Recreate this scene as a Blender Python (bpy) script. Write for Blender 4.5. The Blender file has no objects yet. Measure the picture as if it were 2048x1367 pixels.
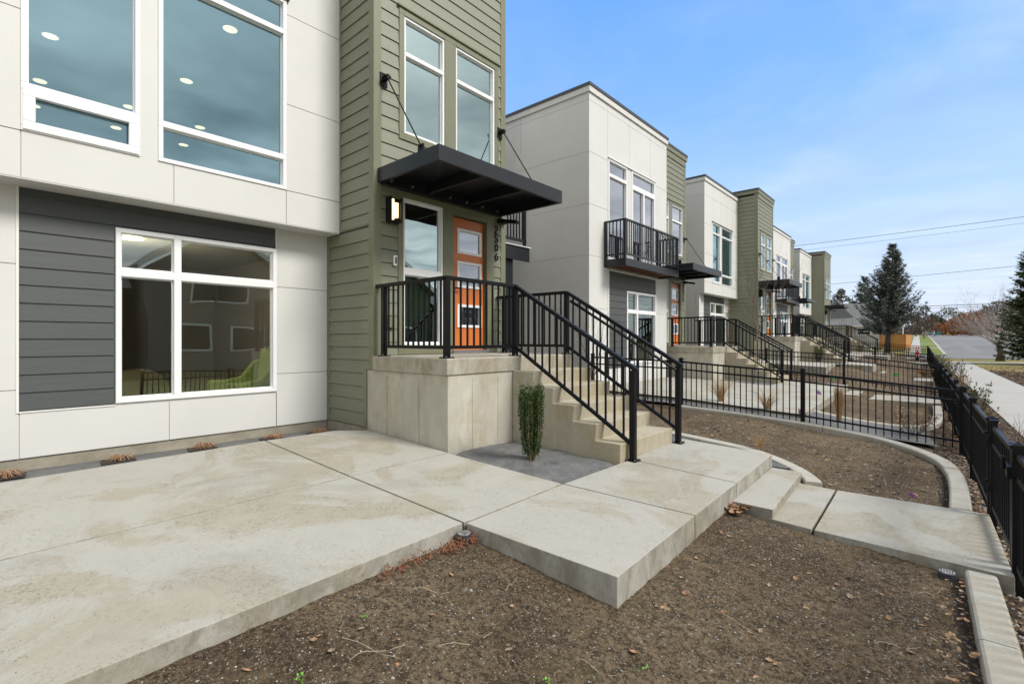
import bpy, math, random
from mathutils import Vector, Matrix, noise
R = math.radians
random.seed(7)
scene = bpy.context.scene
col = scene.collection

# ------------------------------------------------------------------ camera
cam_d = bpy.data.cameras.new('camera'); cam = bpy.data.objects.new('camera', cam_d); col.objects.link(cam)
cam_d.sensor_width = 36; cam_d.lens = 988 / 2048 * 36; cam_d.clip_end = 3000; cam_d.clip_start = .05
cam_d.shift_y = -3.5 / 2048
YAW = math.atan(872 / 988)
cam.location = (0, 0, 1.75); cam.rotation_euler = (R(90), 0, YAW)
scene.camera = cam

# ------------------------------------------------------------------ world
w = bpy.data.worlds.new('World'); scene.world = w; w.use_nodes = True
nt = w.node_tree; N = nt.nodes; L = nt.links; N.clear()
out = N.new('ShaderNodeOutputWorld'); bg = N.new('ShaderNodeBackground'); L.new(bg.outputs[0], out.inputs[0])
sky = N.new('ShaderNodeTexSky'); sky.sky_type = 'NISHITA'; sky.sun_disc = False
sky.sun_elevation = R(44); sky.sun_rotation = R(78); sky.air_density = 1.1; sky.dust_density = .6; sky.ozone_density = 1.6
bg.inputs[1].default_value = .12
tc = N.new('ShaderNodeTexCoord')
def wmath(op, a, b=None, clamp=False):
    m = N.new('ShaderNodeMath'); m.operation = op; m.use_clamp = clamp
    for i, v in enumerate((a, b)):
        if v is None: continue
        if isinstance(v, (int, float)): m.inputs[i].default_value = v
        else: L.new(v, m.inputs[i])
    return m.outputs[0]
sep = N.new('ShaderNodeSeparateXYZ'); L.new(tc.outputs['Generated'], sep.inputs[0])
# clouds laid on a high flat layer: divide the direction by its height
zc = wmath('MAXIMUM', sep.outputs[2], 0.04)
cx_ = wmath('DIVIDE', sep.outputs[0], zc); cy_ = wmath('DIVIDE', sep.outputs[1], zc)
cmb = N.new('ShaderNodeCombineXYZ'); L.new(cx_, cmb.inputs[0]); L.new(cy_, cmb.inputs[1])
cn = N.new('ShaderNodeTexNoise'); cn.inputs['Scale'].default_value = .55; cn.inputs['Detail'].default_value = 7; cn.inputs['Roughness'].default_value = .6
cn.inputs['Distortion'].default_value = .4
L.new(cmb.outputs[0], cn.inputs['Vector'])
# the cloud bank covers the sky except for a clearing to the north and east
dot = N.new('ShaderNodeVectorMath'); dot.operation = 'DOT_PRODUCT'; L.new(tc.outputs['Generated'], dot.inputs[0])
dv = Vector((-.42, .90, .34)).normalized(); dot.inputs[1].default_value = dv
clear = N.new('ShaderNodeMapRange'); clear.interpolation_type = 'SMOOTHSTEP'
clear.inputs['From Min'].default_value = .66; clear.inputs['From Max'].default_value = .86
clear.inputs['To Min'].default_value = .62; clear.inputs['To Max'].default_value = -.17
L.new(dot.outputs['Value'], clear.inputs['Value'])
cf = wmath('ADD', cn.outputs['Fac'], clear.outputs[0])
cr = N.new('ShaderNodeMapRange'); cr.interpolation_type = 'SMOOTHSTEP'
cr.inputs['From Min'].default_value = .20; cr.inputs['From Max'].default_value = .95
L.new(cf, cr.inputs['Value'])
cn2 = N.new('ShaderNodeTexNoise'); cn2.inputs['Scale'].default_value = .8; cn2.inputs['Detail'].default_value = 5
L.new(cmb.outputs[0], cn2.inputs['Vector'])
ccol = N.new('ShaderNodeMixRGB'); ccol.inputs[1].default_value = (3.2, 3.6, 3.9, 1); ccol.inputs[2].default_value = (9.6, 9.65, 9.7, 1)
cs = N.new('ShaderNodeMapRange'); cs.inputs['From Min'].default_value = .35; cs.inputs['From Max'].default_value = .68
L.new(cn2.outputs['Fac'], cs.inputs['Value']); L.new(cs.outputs[0], ccol.inputs[0])
# clear part: pale lavender at the horizon to saturated blue higher up
grad = N.new('ShaderNodeValToRGB'); L.new(sep.outputs[2], grad.inputs[0])
e = grad.color_ramp.elements
e[0].position = 0.0; e[0].color = (.66, .735, .90, 1)
e[1].position = .62; e[1].color = (.135, .37, .91, 1)
a = e.new(.10); a.color = (.60, .71, .92, 1)
a = e.new(.22); a.color = (.44, .64, .95, 1)
a = e.new(.38); a.color = (.235, .49, .94, 1)
gsc = N.new('ShaderNodeVectorMath'); gsc.operation = 'SCALE'; L.new(grad.outputs[0], gsc.inputs[0]); gsc.inputs['Scale'].default_value = 8.6
skm = N.new('ShaderNodeMixRGB'); skm.inputs[0].default_value = .85; L.new(sky.outputs[0], skm.inputs[1]); L.new(gsc.outputs[0], skm.inputs[2])
fin = N.new('ShaderNodeMixRGB'); L.new(cr.outputs[0], fin.inputs[0]); L.new(skm.outputs[0], fin.inputs[1]); L.new(ccol.outputs[0], fin.inputs[2])
L.new(fin.outputs[0], bg.inputs[0])

# ------------------------------------------------------------------ sun (veiled by thin cloud)
sd = bpy.data.lights.new('sun', 'SUN'); sd.energy = 3.0; sd.angle = R(18); sd.color = (1, .965, .915)
sun = bpy.data.objects.new('sun', sd); col.objects.link(sun)
az, el = R(78), R(44)
sv = Vector((math.sin(az) * math.cos(el), math.cos(az) * math.cos(el), math.sin(el)))
sun.rotation_euler = sv.to_track_quat('Z', 'Y').to_euler(); sun.location = (20, -5, 30)
scene.view_settings.view_transform = 'Standard'; scene.view_settings.look = 'None'
scene.view_settings.exposure = 0.26; scene.view_settings.gamma = 1

# ------------------------------------------------------------------ materials
def lin(c):
    return tuple(((v / 255) / 12.92 if v / 255 <= .04045 else ((v / 255 + .055) / 1.055) ** 2.4) for v in c) + (1,)
def mat(name, base, rough=.6, spec=.5, metal=0, var=None, scale=6, bump=0, bscale=60, bdist=.01, stretch=(1, 1, 1), var2=None, scale2=1.2, fac2=.6, emit=None, estr=0, coat=0):
    m = bpy.data.materials.new(name); m.use_nodes = True
    nt = m.node_tree; N = nt.nodes; L = nt.links
    b = N['Principled BSDF']
    b.inputs['Base Color'].default_value = (*base[:3], 1); b.inputs['Roughness'].default_value = rough
    b.inputs['Metallic'].default_value = metal
    b.inputs['Specular IOR Level'].default_value = spec
    if coat: b.inputs['Coat Weight'].default_value = coat
    tc = N.new('ShaderNodeTexCoord'); mp = N.new('ShaderNodeMapping'); mp.inputs['Scale'].default_value = stretch
    L.new(tc.outputs['Object'], mp.inputs[0])
    src = None
    if var:
        n = N.new('ShaderNodeTexNoise'); n.inputs['Scale'].default_value = scale; n.inputs['Detail'].default_value = 6; n.inputs['Roughness'].default_value = .65
        L.new(mp.outputs[0], n.inputs['Vector'])
        r = N.new('ShaderNodeMapRange'); r.inputs['From Min'].default_value = .32; r.inputs['From Max'].default_value = .68
        L.new(n.outputs['Fac'], r.inputs['Value'])
        x = N.new('ShaderNodeMixRGB'); x.inputs[1].default_value = (*base[:3], 1); x.inputs[2].default_value = (*var[:3], 1)
        L.new(r.outputs[0], x.inputs[0]); src = x.outputs[0]
    if var2:
        n = N.new('ShaderNodeTexNoise'); n.inputs['Scale'].default_value = scale2; n.inputs['Detail'].default_value = 5; n.inputs['Roughness'].default_value = .6; n.inputs['Distortion'].default_value = .5
        L.new(tc.outputs['Object'], n.inputs['Vector'])
        r = N.new('ShaderNodeMapRange'); r.inputs['From Min'].default_value = .45; r.inputs['From Max'].default_value = .66; r.inputs['To Max'].default_value = fac2
        L.new(n.outputs['Fac'], r.inputs['Value'])
        x = N.new('ShaderNodeMixRGB'); x.inputs[2].default_value = (*var2[:3], 1)
        if src: L.new(src, x.inputs[1])
        else: x.inputs[1].default_value = (*base[:3], 1)
        L.new(r.outputs[0], x.inputs[0]); src = x.outputs[0]
    if src: L.new(src, b.inputs['Base Color'])
    if bump:
        n = N.new('ShaderNodeTexNoise'); n.inputs['Scale'].default_value = bscale; n.inputs['Detail'].default_value = 6
        L.new(mp.outputs[0], n.inputs['Vector'])
        bp = N.new('ShaderNodeBump'); bp.inputs['Strength'].default_value = bump; bp.inputs['Distance'].default_value = bdist
        L.new(n.outputs['Fac'], bp.inputs['Height']); L.new(bp.outputs[0], b.inputs['Normal'])
    if emit:
        b.inputs['Emission Color'].default_value = (*emit[:3], 1); b.inputs['Emission Strength'].default_value = estr
    return m
def nodes(m): return m.node_tree.nodes, m.node_tree.links, m.node_tree.nodes['Principled BSDF']

M = {}
M['white'] = mat('white_panel_paint', (.60, .592, .565), .55, .4, var=(.635, .627, .60), scale=1.3, bump=.15, bscale=180, bdist=.002)
M['white_trim'] = mat('white_trim_paint', (.74, .73, .70), .45, .5, bump=.05, bscale=120, bdist=.001)
M['vinyl'] = mat('white_window_vinyl', (.80, .80, .80), .3, .5)
M['olive'] = mat('olive_siding_paint', (.160, .163, .106), .55, .9, var=(.190, .192, .130), scale=3, bump=.5, bscale=26, bdist=.004, stretch=(.5, .5, 9))
M['olive_trim'] = mat('olive_trim_paint', (.160, .162, .098), .45, .6, var=(.175, .178, .11), scale=4, bump=.12, bscale=60, bdist=.002)
M['slate'] = mat('charcoal_siding_paint', (.058, .064, .063), .5, .5, var=(.070, .077, .075), scale=4, bump=.35, bscale=30, bdist=.003, stretch=(.5, .5, 9))
M['cap'] = mat('dark_metal_coping', (.045, .048, .056), .4, .5, bump=.03)
M['black'] = mat('black_powder_coat', (.0045, .0045, .0055), .42, .22, var=(.007, .007, .008), scale=30, bump=.05, bscale=300, bdist=.0005)
M['canopy'] = mat('black_canopy_metal', (.010, .0115, .015), .36, .42, var=(.014, .016, .020), scale=2, bump=.08, bscale=4, bdist=.003)
M['wood_soffit'] = mat('red_cedar_soffit', (.16, .055, .022), .5, .4, var=(.09, .03, .012), scale=4, stretch=(1, 12, 12))
M['steel'] = mat('galvanised_bolt', (.35, .36, .38), .35, .5, metal=.8)
M['door'] = mat('orange_door_paint', (.60, .175, .045), .35, .5, var=(.54, .15, .038), scale=2, bump=.05, bscale=50, bdist=.001)
M['foundation'] = mat('foundation_concrete', (.34, .31, .245), .9, .2, var=(.24, .215, .165), scale=5, bump=.5, bscale=40, bdist=.01)
M['interior'] = mat('interior_wall', (.34, .31, .28), .8, .2)
M['interior_ceiling'] = mat('interior_ceiling', (.42, .42, .42), .8, .2)
M['carpet'] = mat('interior_carpet', (.16, .14, .12), .9, .1)
M['lamp'] = mat('warm_lamp_glass', (.9, .8, .6), .4, emit=(1, .74, .42), estr=1.5)
M['lamp_disc'] = mat('downlight_disc', (.9, .8, .6), .4, emit=(1, .74, .40), estr=2.6)
M['curtain'] = mat('white_lace_curtain', (.50, .50, .50), .8, .2, var=(.12, .13, .13), scale=5, stretch=(6, 9, .8))
M['screen'] = mat('insect_screen', (.06, .058, .062), .7, .3)
M['blind'] = mat('green_tinted_blind', (.30, .38, .30), .6)
M['chair'] = mat('pale_green_upholstery', (.46, .54, .20), .8, .3, bump=.3, bscale=120)
M['blanket'] = mat('beige_blanket', (.42, .36, .22), .9, .2, bump=.6, bscale=18, bdist=.02)
M['fabric'] = mat('weed_barrier_fabric', (.105, .108, .108), .85, .3, var=(.15, .152, .15), scale=7, bump=.9, bscale=7, bdist=.05, var2=(.20, .19, .175), scale2=2.4, fac2=.45)
M['roof'] = mat('grey_shingles', (.13, .135, .138), .9, .2, var=(.20, .205, .205), scale=9, bump=.4, bscale=30)
M['bark'] = mat('grey_brown_bark', (.13, .10, .08), .9, .2, var=(.07, .055, .045), scale=12, bump=.8, bscale=30, bdist=.03)
M['twig'] = mat('bare_twig', (.19, .15, .125), .8, .2)
M['twig_pale'] = mat('pale_bare_twig', (.40, .365, .35), .8, .2)
M['asphalt'] = mat('asphalt', (.185, .185, .19), .95, .2, var=(.215, .215, .218), scale=.4, bump=.4, bscale=40, var2=(.15, .15, .155), scale2=.08, fac2=.7)
M['patch'] = mat('worn_asphalt', (.215, .215, .215), .95, .2, var=(.19, .19, .19), scale=1)
M['walk'] = mat('sidewalk_concrete', (.38, .37, .345), .9, .2, var=(.42, .405, .38), scale=2, bump=.3, bscale=60, bdist=.003, var2=(.37, .355, .33), scale2=.5, fac2=.6)
M['lawn'] = mat('lawn_green', (.11, .17, .03), .9, .2, var=(.16, .21, .045), scale=3, bump=.8, bscale=40, var2=(.17, .17, .05), scale2=.3, fac2=.6)
M['drygrass'] = mat('tan_winter_grass', (.32, .25, .12), .95, .1, var=(.22, .20, .08), scale=2, bump=.8, bscale=30, var2=(.14, .17, .05), scale2=.25, fac2=.7)
M['kerb_white'] = mat('street_kerb_concrete', (.42, .40, .36), .9, .2, var=(.34, .32, .28), scale=1)
M['lumber'] = mat('orange_stained_boards', (.48, .22, .055), .7, .3, var=(.36, .15, .035), scale=3, stretch=(.3, .3, 6), bump=.3, bscale=20)
M['board_white'] = mat('white_clapboard', (.50, .50, .46), .7, .3, var=(.45, .45, .41), scale=2)
M['leafdry'] = mat('dry_leaf_russet', (.28, .175, .12), .8, .2, var=(.36, .21, .11), scale=30)
M['leafred'] = mat('shrivelled_russet_leaf', (.19, .075, .04), .8, .2, var=(.30, .14, .08), scale=30)
M['leafdry2'] = mat('dry_leaf_tan', (.40, .28, .17), .8, .2, var=(.28, .17, .09), scale=30)
M['straw'] = mat('straw_grass', (.50, .36, .19), .8, .2, var=(.38, .24, .11), scale=20)
M['palestraw'] = mat('pale_dead_stalk', (.42, .36, .26), .8, .2)
M['red'] = mat('red_plastic', (.60, .035, .02), .45)
M['purple'] = mat('purple_flag', (.36, .14, .45), .5)
M['greenpaint'] = mat('bright_green_plastic', (.04, .55, .08), .5)
M['pinkish'] = mat('faded_pink_flag', (.38, .20, .30), .5)
M['tag_white'] = mat('white_plastic', (.75, .75, .74), .4)
M['stone'] = mat('pale_pebble', (.42, .41, .39), .7, .4, var=(.22, .21, .20), scale=40)
M['carblue'] = mat('silver_blue_car_paint', (.26, .33, .38), .3, .6, coat=.5)
M['carwhite'] = mat('white_car_paint', (.7, .7, .7), .3, .6, coat=.5)
M['tyre'] = mat('tyre_rubber', (.02, .02, .02), .8)
M['carglass'] = mat('car_glass', (.03, .04, .05), .1)
M['teal'] = mat('teal_wall_paint', (.06, .42, .36), .6)
M['red_leaf'] = mat('autumn_leaves', (.30, .115, .045), .85, .2, var=(.20, .09, .04), scale=2)
M['dark_leaf'] = mat('far_evergreen_needles', (.050, .062, .040), .9, .2, var=(.085, .08, .05), scale=1.5)
M['grey_leaf'] = mat('far_bare_crown', (.13, .105, .09), .9, .2, var=(.09, .075, .065), scale=1.5)
M['spruce'] = mat('blue_spruce_needles', (.085, .10, .08), .8, .3, var=(.22, .24, .205), scale=3)
M['fir'] = mat('green_fir_needles', (.045, .075, .022), .8, .3, var=(.10, .13, .045), scale=3)
M['boxleaf'] = mat('boxwood_leaf', (.028, .058, .014), .5, .5, var=(.075, .12, .035), scale=25)
M['boxstem'] = mat('boxwood_stem', (.16, .13, .07), .8)
M['shrubleaf'] = mat('olive_shrub_leaf', (.12, .125, .03), .6, .4, var=(.26, .14, .04), scale=14)
M['grit_dark0'] = mat('dark_damp_soil', (.03, .024, .02), .9)
M['weed'] = mat('bright_weed_leaf', (.16, .34, .04), .5)
M['mulchleaf'] = mat('leaf_litter_brown', (.20, .135, .085), .85, .2, var=(.38, .30, .22), scale=24)

# concrete with mottled stains; variants for slab, stoop and kerb
def concrete(name, light, tan, dark, streak=0.0, speck=.35, patch=1.1, side=0.5, broom=False):
    m = mat(name, light, .85, .25); N, L, b = nodes(m)
    tc = N.new('ShaderNodeTexCoord'); OBJ = tc.outputs['Object']
    def noi(sc, det=6, ro=.6, dist=0, vec=None):
        n = N.new('ShaderNodeTexNoise'); n.inputs['Scale'].default_value = sc; n.inputs['Detail'].default_value = det; n.inputs['Roughness'].default_value = ro; n.inputs['Distortion'].default_value = dist
        L.new(vec or OBJ, n.inputs['Vector']); return n.outputs['Fac']
    def rng(v, lo, hi, t=1.0, f=0.0):
        r = N.new('ShaderNodeMapRange'); r.inputs['From Min'].default_value = lo; r.inputs['From Max'].default_value = hi; r.inputs['To Min'].default_value = f; r.inputs['To Max'].default_value = t
        L.new(v, r.inputs['Value']); return r.outputs[0]
    def mul(p, q):
        x = N.new('ShaderNodeMath'); x.operation = 'MULTIPLY'; L.new(p, x.inputs[0])
        if isinstance(q, float): x.inputs[1].default_value = q
        else: L.new(q, x.inputs[1])
        return x.outputs[0]
    def mix(f, p, q):
        x = N.new('ShaderNodeMixRGB'); L.new(f, x.inputs[0])
        for i, v in ((1, p), (2, q)):
            if isinstance(v, tuple): x.inputs[i].default_value = (*v[:3], 1)
            else: L.new(v, x.inputs[i])
        return x.outputs[0]
    def stretch(*sc):
        mp = N.new('ShaderNodeMapping'); mp.inputs['Scale'].default_value = sc; L.new(OBJ, mp.inputs[0]); return mp.outputs[0]
    patchf = rng(noi(patch, 9, .62, 1.2), .49, .56)
    c = mix(patchf, light, tan)
    c = mix(rng(noi(patch * 2.3, 6, .6, .6), .50, .64, .35), c, tuple(v * 1.10 for v in light))
    fine = noi(34, 9, .78, 1.4)
    vein = rng(fine, .50, .60, speck)
    gate = rng(noi(2.1, 4, .6, 1), .42, .58, 1, .18)
    c = mix(mul(vein, mul(gate, rng(patchf, 0, 1, 1, .45))), c, dark)
    grain = noi(160, 4, .8); c = mix(rng(grain, .45, .70, .30), c, dark)
    c = mix(rng(noi(.7, 5, .65, .8), .56, .70, .40), c, tuple(v * .66 for v in light))
    pit = rng(noi(75, 3, .5), .70, .74, .7); c = mix(pit, c, tuple(v * .4 for v in dark))
    if streak:
        st = rng(noi(4.0, 7, .7, .3, stretch(1.3, 1.3, .28)), .47, .68, streak); c = mix(st, c, dark)
        hi = rng(noi(3.1, 6, .7, .3, stretch(1.2, 1.2, .4)), .54, .66, .5); c = mix(hi, c, tuple(min(.72, v * 1.22) for v in light))
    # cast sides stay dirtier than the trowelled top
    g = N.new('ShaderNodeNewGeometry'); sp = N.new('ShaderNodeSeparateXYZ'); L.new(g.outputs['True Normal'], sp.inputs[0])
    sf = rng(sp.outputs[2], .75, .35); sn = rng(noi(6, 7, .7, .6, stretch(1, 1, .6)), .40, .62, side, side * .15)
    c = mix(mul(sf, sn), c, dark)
    L.new(c, b.inputs['Base Color'])
    bp = N.new('ShaderNodeBump'); bp.inputs['Strength'].default_value = .5; bp.inputs['Distance'].default_value = .003; L.new(fine, bp.inputs['Height'])
    bp2 = N.new('ShaderNodeBump'); bp2.inputs['Strength'].default_value = .6; bp2.inputs['Distance'].default_value = .002; L.new(grain, bp2.inputs['Height']); L.new(bp.outputs[0], bp2.inputs['Normal'])
    bp3 = N.new('ShaderNodeBump'); bp3.invert = True; bp3.inputs['Strength'].default_value = .8; bp3.inputs['Distance'].default_value = .006; L.new(pit, bp3.inputs['Height']); L.new(bp2.outputs[0], bp3.inputs['Normal'])
    L.new(bp3.outputs[0], b.inputs['Normal'])
    return m
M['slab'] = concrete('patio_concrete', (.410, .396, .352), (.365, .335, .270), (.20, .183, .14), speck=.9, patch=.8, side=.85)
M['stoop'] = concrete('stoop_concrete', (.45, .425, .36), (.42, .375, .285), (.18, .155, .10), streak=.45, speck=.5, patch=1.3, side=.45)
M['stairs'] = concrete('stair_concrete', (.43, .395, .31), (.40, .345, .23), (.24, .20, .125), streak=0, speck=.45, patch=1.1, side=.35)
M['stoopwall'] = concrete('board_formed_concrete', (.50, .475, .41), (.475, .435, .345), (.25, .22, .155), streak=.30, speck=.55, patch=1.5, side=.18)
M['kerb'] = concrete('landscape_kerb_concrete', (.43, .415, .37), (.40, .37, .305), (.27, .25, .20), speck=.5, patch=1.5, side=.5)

def soilmat():
    m = mat('bare_soil', (.1, .08, .06), .95, .15); N, L, b = nodes(m)
    tc = N.new('ShaderNodeTexCoord')
    def noi(s, d=6, r=.65):
        n = N.new('ShaderNodeTexNoise'); n.inputs['Scale'].default_value = s; n.inputs['Detail'].default_value = d; n.inputs['Roughness'].default_value = r
        L.new(tc.outputs['Object'], n.inputs['Vector']); return n.outputs['Fac']
    def rng(v, a, b_, t=1):
        r = N.new('ShaderNodeMapRange'); r.inputs['From Min'].default_value = a; r.inputs['From Max'].default_value = b_; r.inputs['To Max'].default_value = t
        L.new(v, r.inputs['Value']); return r.outputs[0]
    def mix(f, a, c):
        x = N.new('ShaderNodeMixRGB'); L.new(f, x.inputs[0])
        if isinstance(a, tuple): x.inputs[1].default_value = (*a, 1)
        else: L.new(a, x.inputs[1])
        x.inputs[2].default_value = (*c, 1); return x.outputs[0]
    c = mix(rng(noi(1.1, 5), .38, .66), (.112, .077, .047), (.245, .18, .112))
    c = mix(rng(noi(9, 6, .8), .50, .60, .75), c, (.055, .038, .026))
    c = mix(rng(noi(30, 5, .85), .47, .56, .85), c, (.040, .028, .019))
    c = mix(rng(noi(55, 4, .85), .54, .62, .8), c, (.30, .24, .165))
    c = mix(rng(noi(4, 5), .55, .72, .4), c, (.17, .135, .060))
    vo = N.new('ShaderNodeTexVoronoi'); vo.inputs['Scale'].default_value = 95; L.new(tc.outputs['Object'], vo.inputs['Vector'])
    # pebbles: cells whose random value is high show as pale grit
    sx = N.new('ShaderNodeSeparateColor'); L.new(vo.outputs['Color'], sx.inputs[0])
    g = N.new('ShaderNodeMath'); g.operation = 'GREATER_THAN'; g.inputs[1].default_value = .86; L.new(sx.outputs[0], g.inputs[0])
    d = rng(vo.outputs['Distance'], .42, .25)
    g2 = N.new('ShaderNodeMath'); g2.operation = 'MULTIPLY'; L.new(g.outputs[0], g2.inputs[0]); L.new(d, g2.inputs[1])
    c = mix(g2.outputs[0], c, (.36, .33, .27))
    vo2 = N.new('ShaderNodeTexVoronoi'); vo2.inputs['Scale'].default_value = 38; L.new(tc.outputs['Object'], vo2.inputs['Vector'])
    s2 = N.new('ShaderNodeSeparateColor'); L.new(vo2.outputs['Color'], s2.inputs[0])
    g3 = N.new('ShaderNodeMath'); g3.operation = 'GREATER_THAN'; g3.inputs[1].default_value = .93; L.new(s2.outputs[1], g3.inputs[0])
    d2 = rng(vo2.outputs['Distance'], .30, .2)
    g4 = N.new('ShaderNodeMath'); g4.operation = 'MULTIPLY'; L.new(g3.outputs[0], g4.inputs[0]); L.new(d2, g4.inputs[1])
    c = mix(g4.outputs[0], c, (.27, .25, .22))
    L.new(c, b.inputs['Base Color'])
    h = N.new('ShaderNodeMath'); h.operation = 'ADD'; L.new(noi(45, 7, .82), h.inputs[0]); L.new(g2.outputs[0], h.inputs[1])
    bp = N.new('ShaderNodeBump'); bp.inputs['Strength'].default_value = 1; bp.inputs['Distance'].default_value = .022
    L.new(h.outputs[0], bp.inputs['Height']); L.new(bp.outputs[0], b.inputs['Normal'])
    return m
M['soil'] = soilmat()
def mulchmat():
    m = mat('gravel_and_leaf_mulch', (.1, .08, .06), .95, .15); N, L, b = nodes(m)
    tc = N.new('ShaderNodeTexCoord')
    vo = N.new('ShaderNodeTexVoronoi'); vo.inputs['Scale'].default_value = 22; L.new(tc.outputs['Object'], vo.inputs['Vector'])
    cr = N.new('ShaderNodeValToRGB'); s = N.new('ShaderNodeSeparateColor'); L.new(vo.outputs['Color'], s.inputs[0]); L.new(s.outputs[0], cr.inputs[0])
    e = cr.color_ramp.elements; e[0].color = (.09, .06, .04, 1); e[1].color = (.36, .29, .21, 1)
    q = e.new(.45); q.color = (.19, .13, .08, 1); q = e.new(.75); q.color = (.25, .21, .15, 1)
    r = N.new('ShaderNodeMapRange'); r.inputs['From Min'].default_value = .55; r.inputs['From Max'].default_value = .1; L.new(vo.outputs['Distance'], r.inputs['Value'])
    x = N.new('ShaderNodeMixRGB'); x.inputs[1].default_value = (.045, .032, .024, 1); L.new(r.outputs[0], x.inputs[0]); L.new(cr.outputs[0], x.inputs[2])
    L.new(x.outputs[0], b.inputs['Base Color'])
    bp = N.new('ShaderNodeBump'); bp.inputs['Strength'].default_value = 1; bp.inputs['Distance'].default_value = .03; L.new(r.outputs[0], bp.inputs['Height']); L.new(bp.outputs[0], b.inputs['Normal'])
    return m
M['mulch'] = mulchmat()

def glassmat(name, tint=(.62, .80, .80), refl=.30, rcol=(.62, .84, .88)):
    m = bpy.data.materials.new(name); m.use_nodes = True
    N = m.node_tree.nodes; L = m.node_tree.links; N.clear()
    o = N.new('ShaderNodeOutputMaterial'); t = N.new('ShaderNodeBsdfTransparent'); t.inputs[0].default_value = (*tint, 1)
    g = N.new('ShaderNodeBsdfGlossy'); g.inputs['Color'].default_value = (*rcol, 1); g.inputs['Roughness'].default_value = .0
    f = N.new('ShaderNodeFresnel'); f.inputs[0].default_value = 1.5
    a = N.new('ShaderNodeMath'); a.operation = 'ADD'; a.use_clamp = True; L.new(f.outputs[0], a.inputs[0]); a.inputs[1].default_value = refl
    # panes are never perfectly flat
    tc = N.new('ShaderNodeTexCoord'); n = N.new('ShaderNodeTexNoise'); n.inputs['Scale'].default_value = 1.6; n.inputs['Detail'].default_value = 1
    L.new(tc.outputs['Object'], n.inputs['Vector'])
    bp = N.new('ShaderNodeBump'); bp.inputs['Strength'].default_value = .25; bp.inputs['Distance'].default_value = .01
    L.new(n.outputs['Fac'], bp.inputs['Height']); L.new(bp.outputs[0], g.inputs['Normal'])
    x = N.new('ShaderNodeMixShader'); L.new(a.outputs[0], x.inputs[0]); L.new(t.outputs[0], x.inputs[1]); L.new(g.outputs[0], x.inputs[2])
    L.new(x.outputs[0], o.inputs[0]); return m
M['glass'] = glassmat('coated_window_glass', (.50, .68, .70), .40, (.54, .82, .92))
M['glass_tower'] = glassmat('bright_coated_glass', (.45, .55, .52), .52, (.76, .93, .92))
M['glass_low'] = glassmat('street_window_glass', (.74, .84, .80), .21, (.80, .92, .90))
M['glass2'] = glassmat('pale_window_glass', (.62, .72, .78), .38, (.80, .84, .93))

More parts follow.
